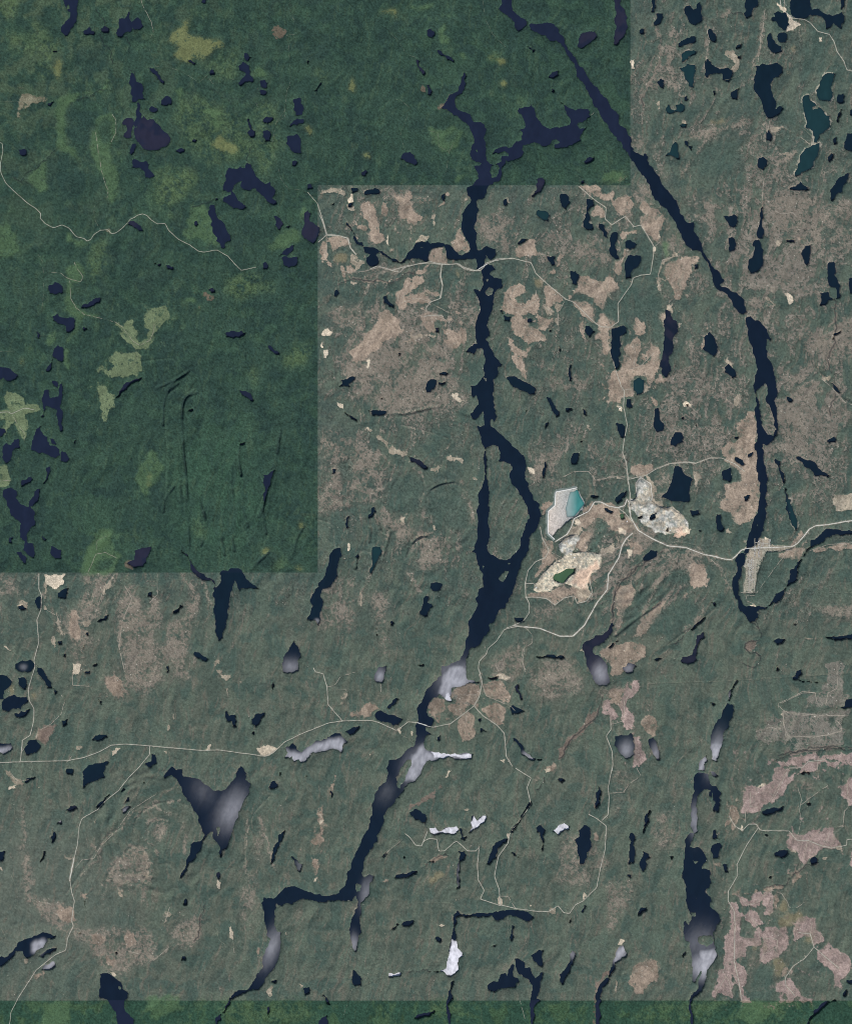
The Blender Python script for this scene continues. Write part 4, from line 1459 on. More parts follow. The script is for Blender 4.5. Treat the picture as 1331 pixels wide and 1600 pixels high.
k 800,690 810,740 780,770 790,730
k 30,40 60,70 130,100 100,112 60,90
K 40,135 70,110 80,125
g 205,975 260,935 270,960 230,990
g 160,860 210,840 220,870 180,920 150,910
@640 960 2.783
q 350,190 480,140 500,250 400,300 340,260
q 560,200 700,180 710,330 620,380 540,330
D 190,330 270,300 300,330 290,390 240,400 180,360
R2 300,260 330,350 370,370 440,400 460,420
R2 220,350 290,350
R2 245,440 240,540
R2 500,140 490,200 500,250
R2 370,215 385,245
c 580,660 640,650 600,690
K 380,265 430,270 400,280
f 870,290 940,270 1000,200 1000,285
f 330,100 470,90 440,140 340,170
G 90,600 150,600 210,605 275,610 270,628 180,622 110,625
G 170,340 150,375 185,378 175,350
c 860,330 925,320 915,400 870,380
@0 0 3.3275
m 0,0 60,0 90,40 60,110 20,90
m 30,180 140,170 160,260 60,280
m 200,270 260,230 310,260 250,330
m 1000,330 1080,320 1130,340 1090,355 1010,350
m 1100,330 1230,240 1240,400 1130,430
l 1040,560 1130,570 1170,600 1100,610
l 1090,610 1170,640 1130,670
m 800,890 880,860 1000,890 1030,940 960,1020 880,1060 830,1000
m 480,1270 540,1240 590,1290 520,1331 470,1331
m 860,1100 920,1120 900,1150 860,1140
l 330,600 345,520 400,510 350,560
s 1310,760 1280,830 1285,850
s 1000,1075 1100,1050 1120,1035
@0 400 3.3275
m 1160,100 1331,90 1420,120 1430,180 1331,190 1240,220 1200,180
m 1331,420 1400,500 1500,520 1560,490 1640,440 1600,560 1500,580
l 160,480 200,470 170,490
m 460,0 600,0 560,60 480,120
@200 1540 3.3275
l 100,60 260,50 300,120 180,160 90,120
m 1560,70 1700,60 1750,140 1600,160
m 450,80 900,70 1000,190 500,190
m 2700,90 3100,80 3000,190 2600,190
l 3200,70 3400,90 3300,190 3150,170
@1120 780 8
k 430,490 640,500 640,600 430,600
k 380,640 560,630 540,720 380,720
k 700,590 860,600 840,640 740,650
R1 470,490 470,720
R1 652,500 652,600
R1 470,540 640,560
R1 370,735 560,733
R1 400,740 400,1160
R1 470,750 465,1150
R2 436,740 436,1120
R2 360,800 490,800
R2 360,900 480,900
R2 365,1000 470,1000
R2 350,1090 465,1090
@0 0 3.3275
R1 700,1131 718,1119 742,1113
"""
# ---------------------------------------------------------------- the survey: shores, clearings, roads
polys = []; lines = []
ox = oy = 0.0; sc = 3.3275
for ln in DATA.strip().split('\n'):
    ln = ln.strip()
    if not ln: continue
    if ln[0] == '@':
        p = ln[1:].split(); ox, oy = float(p[0]), float(p[1]); sc = float(p[2]) if len(p) > 2 else 3.3275
        continue
    p = ln.split(); pts = []
    for q in p[1:]:
        a, b = q.split(','); pts.append((ox+float(a)/sc, oy+float(b)/sc))
    a = np.array(pts)
    ext = 70.0                                   # the country goes on beyond the frame
    a[:, 0] = np.where(a[:, 0] <= .8, a[:, 0]-ext, a[:, 0]); a[:, 0] = np.where(a[:, 0] >= W-.8, a[:, 0]+ext, a[:, 0])
    a[:, 1] = np.where(a[:, 1] <= .8, a[:, 1]-ext, a[:, 1]); a[:, 1] = np.where(a[:, 1] >= H-.8, a[:, 1]+ext, a[:, 1])
    (lines if p[0][0] in 'Rsvwu' else polys).append((p[0], a))

# ---------------------------------------------------------------- lattice
S = 1.15; M = 80.0
gx = np.arange(-M, W+M, S); gy = np.arange(-M, H+M, S)
NX, NY = len(gx), len(gy)
PX, PY = np.meshgrid(gx, gy)                     # [row, col] in picture-plan units, y to the south
PX = PX.astype(np.float32); PY = PY.astype(np.float32)
rng = np.random.default_rng(7)

def vnoise(u, v, seed):
    r = np.random.default_rng(seed); g = r.random((256, 256)).astype(np.float32)
    iu = np.floor(u).astype(np.int32); iv = np.floor(v).astype(np.int32)
    fu = (u-iu).astype(np.float32); fv = (v-iv).astype(np.float32)
    fu = fu*fu*(3-2*fu); fv = fv*fv*(3-2*fv)
    i0 = iu & 255; i1 = (iu+1) & 255; j0 = iv & 255; j1 = (iv+1) & 255
    a = g[j0, i0]; b = g[j0, i1]; c = g[j1, i0]; d = g[j1, i1]
    return (a+(b-a)*fu)*(1-fv)+(c+(d-c)*fu)*fv
def fbm(u, v, seed, octaves=4, gain=.5):
    t = np.zeros_like(u, dtype=np.float32); amp = 1.0; tot = 0
    for k in range(octaves):
        ca, sa = math.cos(.6*k), math.sin(.6*k); f = 2.03**k
        t += amp*vnoise((u*ca-v*sa)*f+17.3*k, (u*sa+v*ca)*f+5.1*k, seed+k); tot += amp; amp *= gain
    return t/tot
def sstep(a, b, x):
    t = np.clip((x-a)/(b-a), 0, 1); return t*t*(3-2*t)
def blur(a, r):
    """three passes of a box filter, radius in lattice steps"""
    r = max(1, int(round(r)))
    for _ in range(2):
        for ax in (0, 1):
            p = np.pad(a, [(r+1, r) if ax == 0 else (0, 0), (r+1, r) if ax == 1 else (0, 0)], mode='edge')
            c = np.cumsum(p, axis=ax, dtype=np.float64); n = 2*r+1
            a = ((c[n:, :]-c[:-n, :]) if ax == 0 else (c[:, n:]-c[:, :-n]))/n
            a = a.astype(np.float32)
    return a

def rough(a, amp, closed=True, seg=1.6, seed=0):
    """midpoint displacement of an outline, so a shore has coves and points"""
    r = np.random.default_rng(seed)
    pts = [tuple(p) for p in a]
    if closed: pts.append(pts[0])
    for _ in range(6):
        out = [pts[0]]; more = False
        for (x0, y0), (x1, y1) in zip(pts[:-1], pts[1:]):
            L = math.hypot(x1-x0, y1-y0)
            if L > seg*1.4:
                k = r.normal(0, amp)*min(L, 14.0); t = .5+r.uniform(-.1, .1)
                out.append((x0+(x1-x0)*t-(y1-y0)/L*k, y0+(y1-y0)*t+(x1-x0)/L*k)); more = True
            out.append((x1, y1))
        pts = out
        if not more: break
    return np.array(pts[:-1] if closed else pts)

def resample(a, step):
    d = np.hypot(*np.diff(a, axis=0).T); L = np.concatenate([[0], np.cumsum(d)]); n = max(2, int(L[-1]/step)+1)
    t = np.linspace(0, L[-1], n); return np.stack([np.interp(t, L, a[:, 0]), np.interp(t, L, a[:, 1])], 1)
def smooth(a, n=2):
    for _ in range(n):
        b = a.copy(); b[1:-1] = .25*a[:-2]+.5*a[1:-1]+.25*a[2:]; a = b
    return a
def curve(a):
    return smooth(resample(a, 2.0), 14)

def cover(a):
    """coverage of the lattice cells by a closed outline; returns slices and array"""
    X = (a[:, 0]+M)/S; Y = (a[:, 1]+M)/S
    pad = 12
    c0 = max(0, int(X.min())-pad); c1 = min(NX, int(X.max())+pad+2)
    r0 = max(0, int(Y.min())-pad); r1 = min(NY, int(Y.max())+pad+2)
    if c1 <= c0 or r1 <= r0: return None
    out = np.zeros((r1-r0, c1-c0), np.float32); n = c1-c0
    X2 = np.roll(X, -1); Y2 = np.roll(Y, -1)
    SUB = 3
    for r in range(max(r0, int(Y.min())-1), min(r1, int(Y.max())+2)):
        row = out[r-r0]
        for s in range(SUB):
            y = r-.5+(s+.5)/SUB+1e-6
            m = (Y <= y) != (Y2 <= y)
            if not m.any(): continue
            xs = np.sort(X[m]+(y-Y[m])/(Y2[m]-Y[m])*(X2[m]-X[m]))-c0
            for p, q in zip(xs[0::2], xs[1::2]):
                p = min(max(p, 0), n-1.01); q = min(max(q, 0), n-1.01)
                ia, ib = int(p+.5), int(q+.5)
                if ia == ib: row[ia] += (q-p)/SUB
                else:
                    row[ia] += (ia+.5-p)/SUB; row[ib] += (q-ib+.5)/SUB
                    if ib > ia+1: row[ia+1:ib] += 1.0/SUB
    return (slice(r0, r1), slice(c0, c1)), np.clip(out, 0, 1)

def stroke(a, width, soft):
    """lattice field 1 on a line falling to 0 at width, local"""
    X0, Y0 = a[:-1].T; X1, Y1 = a[1:].T
    pad = width+soft+2
    c0 = max(0, int((a[:, 0].min()-pad+M)/S)); c1 = min(NX, int((a[:, 0].max()+pad+M)/S)+2)
    r0 = max(0, int((a[:, 1].min()-pad+M)/S)); r1 = min(NY, int((a[:, 1].max()+pad+M)/S)+2)
    D = np.full((r1-r0, c1-c0), 1e6, np.float32)
    for x0, y0, x1, y1 in zip(X0, Y0, X1, Y1):
        a0 = max(c0, int((min(x0, x1)-pad+M)/S)); a1 = min(c1, int((max(x0, x1)+pad+M)/S)+2)
        b0 = max(r0, int((min(y0, y1)-pad+M)/S)); b1 = min(r1, int((max(y0, y1)+pad+M)/S)+2)
        if a1 <= a0 or b1 <= b0: continue
        x = PX[b0:b1, a0:a1]; y = PY[b0:b1, a0:a1]
        dx, dy = x1-x0, y1-y0; L2 = dx*dx+dy*dy+1e-9
        t = np.clip(((x-x0)*dx+(y-y0)*dy)/L2, 0, 1)
        d = np.hypot(x-x0-t*dx, y-y0-t*dy)
        v = D[b0-r0:b1-r0, a0-c0:a1-c0]; np.minimum(v, d, out=v)
    return (slice(r0, r1), slice(c0, c1)), D

# ---------------------------------------------------------------- water
WATER = {'n': 'n', 'N': 'n', 't': 't', 'e': 'e', 'b': 'b', 'a': 'a', 'z': 'z'}
wcov = np.zeros((NY, NX), np.float32)
kinds = {k: np.zeros((NY, NX), np.float32) for k in 'tebaz'}
glint = np.zeros((NY, NX), np.float32)  # sun glint painted onto the lakes by traced patches and soft blobs
for idx, (k, a) in enumerate(polys):
    if k in WATER:
        big = max(np.ptp(a[:, 0]), np.ptp(a[:, 1]))
        amp = .03 if k in 'az' else (.10 if big > 12 else .13)
        res = cover(rough(a, amp, seed=idx))
        if res is None: continue
        s, c = res; wcov[s] = np.maximum(wcov[s], c)
        if k in kinds: kinds[k][s] = np.maximum(kinds[k][s], c)
for idx, (k, a) in enumerate(polys):
    if k == 'i':
        s, c = cover(rough(a, .10, seed=idx)); wcov[s] *= (1-c)
rag = fbm(PX/3.0, PY/3.0, 611, 3, .6)
wc_ = .62*wcov+.38*blur(wcov, 1)
wcov = np.clip((wc_-.47+(rag-.5)*.75*(wc_ > .02))*2.0+.5, 0, 1)*(wc_ > .02)
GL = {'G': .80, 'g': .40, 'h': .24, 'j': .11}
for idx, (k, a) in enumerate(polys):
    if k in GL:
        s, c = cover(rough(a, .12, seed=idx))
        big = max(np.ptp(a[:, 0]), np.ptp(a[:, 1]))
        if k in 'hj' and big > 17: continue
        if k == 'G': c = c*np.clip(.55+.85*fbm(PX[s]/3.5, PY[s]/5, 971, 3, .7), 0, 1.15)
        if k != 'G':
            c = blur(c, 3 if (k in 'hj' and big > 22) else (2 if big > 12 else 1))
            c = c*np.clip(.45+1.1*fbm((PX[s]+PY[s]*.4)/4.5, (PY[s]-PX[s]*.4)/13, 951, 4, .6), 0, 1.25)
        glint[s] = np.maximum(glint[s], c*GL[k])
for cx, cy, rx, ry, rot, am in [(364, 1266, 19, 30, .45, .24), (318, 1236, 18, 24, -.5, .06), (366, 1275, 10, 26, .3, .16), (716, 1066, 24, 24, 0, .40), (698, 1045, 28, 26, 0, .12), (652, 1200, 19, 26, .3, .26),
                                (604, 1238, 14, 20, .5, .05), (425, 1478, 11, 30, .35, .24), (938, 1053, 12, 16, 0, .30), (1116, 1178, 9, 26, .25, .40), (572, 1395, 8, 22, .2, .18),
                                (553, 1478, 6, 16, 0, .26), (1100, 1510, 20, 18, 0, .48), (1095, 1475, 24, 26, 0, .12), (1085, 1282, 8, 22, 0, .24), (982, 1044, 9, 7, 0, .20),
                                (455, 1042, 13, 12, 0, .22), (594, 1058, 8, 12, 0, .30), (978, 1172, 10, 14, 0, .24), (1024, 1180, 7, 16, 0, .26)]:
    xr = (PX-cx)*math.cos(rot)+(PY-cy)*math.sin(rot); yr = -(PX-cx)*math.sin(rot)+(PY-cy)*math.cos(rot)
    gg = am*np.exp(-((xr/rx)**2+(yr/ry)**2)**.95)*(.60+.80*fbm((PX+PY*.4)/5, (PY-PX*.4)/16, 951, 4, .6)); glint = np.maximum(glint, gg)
for k in kinds: kinds[k] = blur(kinds[k], 1 if k in 'az' else 2)
print('water', time.time()-T00)

# ---------------------------------------------------------------- which survey flight each tract comes from: season of the leaves
DK = ((((PX < 497) & (PY < 895)) | ((PX < 984) & (PY < 290)) | (PY > 1563))).astype(np.float32)
NW = np.clip(1-PX/520, 0, 1)*np.clip(1-PY/520, 0, 1)

# ---------------------------------------------------------------- relief
wx = (fbm(PX/70, PY/70, 101, 3)-.5)*34; wy = (fbm(PX/70, PY/70, 131, 3)-.5)*34
U = PX+wx; V = PY+wy
th = R(14)
al = U*math.sin(th)-V*math.cos(th); ac = U*math.cos(th)+V*math.sin(th)      # along and across the grain
grain = fbm(ac/9, al/70, 11, 3)
grain2 = fbm(ac/22, al/90, 21, 3)
hills = fbm(U/60, V/60, 31, 4)
lump = fbm(U/16, V/16, 41, 4)
ridg = 1-np.abs(2*fbm(U/34, V/46, 51, 4)-1)*2
gr_w = np.clip(.45+.9*np.exp(-(((PX-330)/190)**2+((PY-720)/190)**2))+.5*sstep(950, 1300, PX)+.4*sstep(850, 1000, PY), 0, 1.5)
relief = 5.0*hills+2.1*lump+1.6*ridg+2.0*grain*gr_w+1.4*grain2*gr_w
rings = [(335, 715, 62, 150, .5, .10), (350, 760, 120, 210, .7, .12), (207, 1322, 62, 78, 1.0, .3), (658, 868, 60, 72, .9, .3), (240, 1300, 95, 110, 1.0, .4),
         (700, 800, 58, 62, .8, .2), (560, 730, 90, 60, .6, .5), (585, 870, 30, 62, .7, .2), (960, 880, 120, 90, .8, .6), (460, 1330, 60, 120, .6, .1),
         (1140, 640, 50, 160, .5, .1), (600, 1350, 60, 60, .4, .2)]
for cx, cy, ra, rb, am, rot in rings:
    x = PX-cx+wx*.5; y = PY-cy+wy*.5
    xr = x*math.cos(rot)-y*math.sin(rot); yr = x*math.sin(rot)+y*math.cos(rot)
    rr = np.sqrt((xr/ra)**2+(yr/rb)**2)
    relief += am*.9*np.sin(rr*(ra/3.0)+9*fbm(PX/40, PY/40, 61, 3))*np.exp(-((rr-.75)/.38)**2)*sstep(.35, .6, fbm(PX/25, PY/25, 63, 2))*1.3
for k, a in lines:
    if k in 'vw':
        s, D = stroke(curve(a), 6, 3)
        tp = sstep(.25, .6, vnoise(PX[s]/17, PY[s]/17, 65))*.75+.25
        if k == 'v': relief[s] += (-2.6*np.exp(-(D/2.0)**2)+.6*np.exp(-((D-4)/2)**2))*tp
        else: relief[s] += 1.3*np.exp(-(D/1.7)**2)
fade = np.clip(1.08-1.9*blur(wcov, 9), .10, 1)
zland = .25+fade*np.clip(relief-1.5, .1, 30)*.85
tiny = rng.random((NY, NX)).astype(np.float32)          # crown to crown grain
fine = .55*tiny+.45*fbm(PX/2.1, PY/2.1, 71, 2)
spk = fbm(PX/3.2, PY/3.2, 75, 3, .7)
mot = fbm(U/14, V/14, 81, 4, .55)
strk = fbm(ac/5, al/32, 91, 3)
low = fbm(U/90, V/90, 95, 3)
print('relief', time.time()-T00)

# ---------------------------------------------------------------- ground cover
def mix(a, b, t): return a+(b-a)*t[..., None]
brn = np.zeros((NY, NX), np.float32)
for cx, cy, rx, ry, w in [(640, 560, 120, 130, .75), (560, 730, 80, 90, .55), (720, 500, 60, 100, .4), (1200, 400, 150, 190, .72), (1100, 640, 120, 130, .62),
                      (1270, 620, 110, 170, .72), (1050, 110, 80, 120, .50), (870, 380, 110, 90, .5), (1180, 180, 150, 130, .42), (960, 870, 130, 90, .40),
                      (220, 960, 120, 110, .34), (250, 1450, 90, 60, .22), (700, 850, 90, 80, .42), (1180, 720, 90, 80, .55), (580, 330, 80, 60, .45), (900, 720, 100, 80, .42),
                      (560, 940, 110, 60, .3), (1250, 920, 90, 60, .3), (1200, 280, 140, 90, .3), (900, 560, 110, 90, .35), (1270, 1120, 90, 60, .25), (1000, 960, 60, 60, .2)]:
    brn = np.maximum(brn, w*np.exp(-(((PX-cx+wx)/rx)**2+((PY-cy+wy)/ry)**2)))
nzb = .36*mot+.26*strk+.38*fbm(U/30, V/40, 781, 5, .6); thb = .575-.20*brn
brn = np.clip(sstep(thb-.035, thb+.055, nzb)*(.30+.72*brn)+.16*brn, 0, 1)
brn *= (1-.30*sstep(950, 1050, PY))
st1 = fbm(U/20, V/20, 701, 4, .55); st2 = fbm(U/11, V/13, 711, 4, .55); st3 = fbm(PX/6, PY/6, 721, 3, .6)
th2 = R(52); al2 = U*math.sin(th2)-V*math.cos(th2); ac2 = U*math.cos(th2)+V*math.sin(th2)
st_ne = fbm(ac2/6, al2/42, 771, 4, .6); ne = np.exp(-(((PX-985)/110)**2+((PY-905)/85)**2)**2)
brn = brn*(1-ne)+ne*sstep(.44, .56, st_ne)*.85
b0 = brn
def C(*c): return lin(*c)[None, None]
dk = mix(C(50, 72, 63), C(55, 78, 66), sstep(.46, .56, st2))
dk = mix(dk, C(47, 67, 63), sstep(.53, .60, st1)*.45)
dk = mix(dk, C(59, 82, 69), sstep(.52, .62, fbm(U/38, V/38, 731, 4))*.5)
dk = mix(dk, C(66, 92, 72), sstep(.60, .68, fbm(U/24, V/24, 741, 4))*.35)
ovl = np.exp(-(((PX-345+wx)/70)**2+((PY-770+wy)/120)**2)**2)
dk = mix(dk, C(62, 90, 72), ovl*.5*(.6+sstep(.4, .6, strk)))
dk = mix(dk, C(84, 100, 76), NW*sstep(.47, .60, st1*.5+strk*.2+st2*.3)*.7)
dk = mix(dk, C(51, 80, 64), sstep(1555, 1570, PY)*.75)
south = sstep(900, 1020, PY)
gf = mix(C(76, 91, 83), C(87, 100, 89), sstep(.44, .56, st2))
gf = mix(gf, mix(C(81, 93, 83), C(94, 102, 90), sstep(.42, .58, st2*.5+strk*.5)), south)
gf = mix(gf, C(70, 90, 82), sstep(.54, .58, st1)*.6)
gf = mix(gf, C(96, 108, 94), sstep(.56, .62, fbm(ac/16, al/45, 751, 4))*.55)
lo2 = np.exp(-(((PX-40)/170)**2+((PY-1400)/130)**2)**2)
gf = mix(gf, C(98, 106, 96), lo2*.6)
wisp = sstep(.60, .68, fbm(ac/3.2, al/24, 811, 4, .6)*.75+st2*.25)
gf = mix(gf, C(118, 114, 100), wisp*.55); b0 = np.clip(b0+wisp*.4, 0, 1)
dkw = sstep(.60, .69, fbm(ac/3.6, al/20, 821, 4, .6)*.75+st2*.25)
dk = mix(dk, C(72, 92, 72), dkw*.45)
dk = mix(dk, C(84, 106, 68), sstep(1560, 1566, PY)*sstep(.52, .64, st1*.5+st2*.5)*.35)
bare = mix(C(112, 108, 98), C(131, 125, 114), sstep(.3, .7, st3))
canopy = np.where(DK[..., None] > .5, dk, mix(gf, C(98, 100, 91), b0*.75)).astype(np.float32)
ground = np.where(DK[..., None] > .5, dk*1.02, mix(gf*1.04, bare, np.clip(b0*1.5, 0, 1))).astype(np.float32)
# tree density
dens = np.where(DK > .5, .93, .86-.52*b0).astype(np.float32)
roughc = np.zeros((NY, NX), np.float32)        # extra height of broken rock and spoil
flat = np.zeros((NY, NX), np.float32)

STY = {  # colour in the leafed tract, colour in the spring tract, tree density, blur, strength, noise break-up
 'q': (lin(96,108,82), lin(128,121,109), .36, 4, .9, .8), 'm': (lin(86,106,74), lin(92,114,80), .55, 4, .75, .9),
 'l': (lin(84,109,78), lin(88,112,84), .25, 1, .85, .45), 'y': (lin(116,130,98), lin(112,124,94), .12, 0, .95, .4),
 'o': (lin(116,122,82), lin(126,120,96), .05, 2, .88, .35), 'c': (lin(128,124,104), lin(163,147,130), .08, 0, .94, .5),
 'P': (lin(140,128,114), lin(163,144,136), .06, 0, .95, .30), 'p': (lin(112,100,86), lin(120,106,96), .10, 1, .9, .35),
 'U': (lin(150,145,125), lin(166,161,144), .22, 0, .9, .3), 'k': (lin(160,152,128), lin(176,164,144), .03, 0, .85, .5),
 'K': (lin(190,180,150), lin(214,200,176), .0, 0, 1.0, .15), 'f': (lin(64,90,76), lin(76,95,86), .95, 2, .8, .3),
 'D': (lin(122,118,106), lin(124,120,110), .22, 0, .85, .35), 'd': (lin(49,71,65), lin(72,98,88), 1.0, 2, .75, .2), 'W': (lin(196,196,188), lin(196,194,184), .0, 0, .97, .1), 'X': (lin(210,180,160), lin(220,190,166), .0, 1, .85, .3)}
PR = {'q': 0, 'm': 0, 'D': 1, 'd': 1, 'l': 1, 'y': 1, 'o': 2, 'c': 2, 'P': 2, 'p': 2, 'U': 2, 'f': 3, 'k': 4, 'W': 4, 'X': 5, 'K': 5}
heapfields = []
order = sorted([(PR[k], i) for i, (k, a) in enumerate(polys) if k in PR])
for _, i in order:
    k, a = polys[i]; cd, cg, dn, bl, st, nb = STY[k]
    amp = .09 if k == "W" else (.16 if k in 'qmolp' else .13)
    if k == 'U': amp = .04
    res = cover(rough(a, amp, seed=i))
    if res is None: continue
    s, c = res
    if k in 'oclyPpkD' and min(np.ptp(a[:, 0]), np.ptp(a[:, 1])) > 5:
        c = np.clip((.3*c+.7*blur(c, 2)-.41+(.6*(st2[s]-.5)+1.1*(st3[s]-.5)+.9*(spk[s]-.5)))*4.6+.5, 0, 1)
    if k in 'f' and (np.ptp(a[:, 0]) > 60): c = blur(c, 3)
    elif bl: c = blur(c, bl)
    nz = mot[s]*.5+spk[s]*.5
    if k in 'q': al_ = c*np.clip((nz-.5)*4.5+.85, 0, 1)*st
    elif k in 'm': al_ = c*np.clip((nz-.5)*5+.6, 0, 1)*st
    else: al_ = c*(1-nb*sstep(.53, .64, spk[s]*.35+st3[s]*.3+st2[s]*.35))*st
    col = np.where(DK[s][..., None] > .5, cd, cg)
    v = .80+.40*(.5*fine[s]+.5*mot[s]) if k not in 'fd' else np.ones_like(c)
    if k == 'k': v = v*(1-.15*south[s])
    if k == 'c': v = v*(1-.16*south[s])
    if k in 'lmoy': al_ = al_*np.where(DK[s] > .5, .9, 1)
    if k in 'cPk': v = v*(1-.2*sstep(.50, .54, st2[s]))*(.80+.40*strk[s])*(.86+.28*spk[s])
    if k == 'W':
        v = .64+.42*fbm(PX[s]/2.4, PY[s]/2.4, 301, 3, .8)+.42*np.clip(1-np.abs(2*fbm(PX[s]/7, PY[s]/7, 305, 4, .6)-1)*3.6, 0, 1)
        tail = (a[:, 0].max() < 915 and a[:, 1].max() < 842)
        if tail:
            # settled tailings: sand near the wall, grey silt towards the water
            t = sstep(0, 1, (PX[s]-857)/38+(765-PY[s])/140+.2)[..., None]
            col = lin(205, 196, 186)*(1-t)+lin(170, 172, 168)*t; v = .97+.06*mot[s]
            flat[s] = np.maximum(flat[s], c)
        else:
            roughc[s] = np.maximum(roughc[s], c*(2.2*fbm(PX[s]/6, PY[s]/6, 311, 4, .6)))
            heapfields.append((i, s, c))
            if a[:, 1].mean() > 860: col = lin(208, 196, 172)
            g2 = fbm(PX[s]/9, PY[s]/9, 321, 3)
            col = mix(col, lin(196, 186, 166)[None, None], sstep(.5, .7, g2))
            col = mix(col, lin(118, 132, 126)[None, None], sstep(.54, .62, fbm(PX[s]/3, PY[s]/3, 331, 3, .7))*.6)
    elif k == 'U': v = .72+.56*tiny[s]; flat[s] = np.maximum(flat[s], c*.7)
    elif k == 'K': v = (.85+.3*fine[s])*(1-.22*south[s])
    cc = col*v[..., None]
    ground[s] = mix(ground[s], cc, al_)
    if k in 'fdlm': canopy[s] = mix(canopy[s], cc*(.95 if k in 'fd' else 1), al_*.8)
    elif k in 'qcPyo': canopy[s] = mix(canopy[s], cc, al_*.35)
    dens[s] = dens[s]+(dn-dens[s])*al_
for k, a in lines:
    if k == 'w':
        s, D = stroke(curve(a), 6, 3)
        t = (np.exp(-(D/1.3)**2)*.5*sstep(.38, .6, spk[s]*.5+st2[s]*.5)*(DK[s] < .5))
        ground[s] = mix(ground[s], lin(142, 136, 122)*np.ones_like(ground[s]), t); canopy[s] = mix(canopy[s], lin(124, 126, 112)*np.ones_like(ground[s]), t)
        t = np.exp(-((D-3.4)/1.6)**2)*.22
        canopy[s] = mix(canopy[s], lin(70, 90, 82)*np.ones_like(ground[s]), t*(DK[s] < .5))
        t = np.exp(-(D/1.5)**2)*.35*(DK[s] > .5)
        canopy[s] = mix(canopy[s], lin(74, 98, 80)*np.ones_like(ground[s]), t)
    if k == 'v':  # valley shade painted into the crowns, darkest on the line
        s, D = stroke(curve(a), 4, 3)
        t = np.exp(-(D/1.5)**2)*.4*(sstep(.25, .6, vnoise(PX[s]/17, PY[s]/17, 65))*.75+.25)
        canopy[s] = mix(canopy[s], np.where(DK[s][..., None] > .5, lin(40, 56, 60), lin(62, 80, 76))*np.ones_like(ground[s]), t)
    if k == 'u':
        s, D = stroke(rough(a, .10, False, 3, 15), 12, 3)
        t = np.exp(-((D+4*(mot[s]-.5))/4.2)**2)*sstep(.36, .56, strk[s]*.4+spk[s]*.6)
        ground[s] = mix(ground[s], lin(136, 128, 115)*np.ones_like(ground[s]), t*.85); canopy[s] = mix(canopy[s], lin(112, 112, 100)*np.ones_like(ground[s]), t*.5)
        dens[s] += (.36-dens[s])*t
    if k[0] == 's':
        s, D = stroke(rough(a, .12, False, 2, 9), 2.5, 1)
        t = np.exp(-(D/1.0)**2)*.85
        ground[s] = mix(ground[s], lin(38, 44, 50)[None, None]*np.ones_like(ground[s]), t); dens[s] *= 1-t
        zland[s] -= .35*t
        t2 = np.exp(-((D-2.0)/.9)**2)*.3*(DK[s] < .5)
        ground[s] = mix(ground[s], lin(130, 118, 104)*np.ones_like(ground[s]), t2); dens[s] *= 1-t2
    if k[0] == 'R':
        w = {'0': 2.0, '1': 1.1, '2': .8, '3': .6}[k[1]]
        s, D = stroke(a, w+2, 1); t = np.clip(1.5-D/w, 0, 1)
        dens[s] *= 1-t*(1 if k[1] in '01' else .6)
        t = np.exp(-(D/(w*1.3))**2)*(.5 if k[1] in '01' else .22)
        ground[s] = mix(ground[s], np.where(DK[s][..., None] > .5, lin(110, 118, 96), lin(150, 142, 126))*np.ones_like(ground[s]), t)
# pale strand round clear lakes and the reservoir-like shores
shore = np.clip(4*blur(kinds['e'], 1)*(1-np.clip(kinds['e'], 0, 1)), 0, 1)*sstep(.5, .6, vnoise(PX/9, PY/9, 401))*(DK < .5)*(PX > 1200)*.55
ground = mix(ground, lin(190, 184, 165)*np.ones_like(ground), shore); dens *= 1-shore
sh = np.clip(blur(wcov, 1)*2.2, 0, 1)*sstep(.5, .75, vnoise(PX/14, PY/14, 411))*.35*(DK < .5)
ground = mix(ground, lin(132, 124, 108)*np.ones_like(ground), sh)
# wooded grain of the ground itself
fn0 = np.clip((fine-fine.mean())/fine.std(), -2.2, 2.4)
gain_g = np.where(DK > .5, 1+.12*fn0, 1+.14*fn0)*(1+.25*(mot-.5))
trc = np.where(DK > .5, .92, .93-.05*b0+.03*south)[..., None]      # overall crown tone, darker over brown ground, paler in the south
ground = ground*gain_g[..., None]*np.where(DK > .5, .92, .96)[..., None]
vn2 = vnoise(PX/1.55, PY/1.55, 801)
g3 = .30*tiny+.45*vn2+.25*spk
g3n = np.clip((g3-g3.mean())/g3.std(), -2.2, 2.4); fn = np.clip((fine-fine.mean())/fine.std(), -2.2, 2.4)
amp3 = np.where(DK > .5, .20, np.where(south > .5, .135, .15+.12*b0))
cg_ = 1+amp3*g3n
spot = (rng.random((NY, NX)) > .9985) & (DK < .5) & (wcov < .02)
ground[spot] = lin(205, 200, 185); dens[spot] = 0
canopy = canopy*cg_[..., None]*trc
print('cover', time.time()-T00)

# heights: the land falls through the water plane at every shore
zl = zland*(1-flat*.85)+flat*.4+roughc*.9
near = np.clip(wcov*2, 0, 1)
zg = np.where(wcov < .5, zl*(1-near)+.0, -(wcov-.5)*1.4).astype(np.float32)
# treed where the density field beats the clump noise
clump = .30*rng.random((NY, NX)).astype(np.float32)+.35*vnoise(PX/1.7, PY/1.7, 501)+.35*vnoise(PX/3.1, PY/3.1, 502)
Tf = (dens-clump*.9)*(1-np.clip(wcov*3, 0, 1))*1.6
Tf = np.where(wcov > .12, -1, Tf)
tree_h = np.clip(Tf*3, 0, 1)*(.22+.32*tiny+.42*vn2+.1*spk)*np.clip(1.15-1.6*blur(wcov, 2), .35, 1)
zt = zg-.12+tree_h*.95

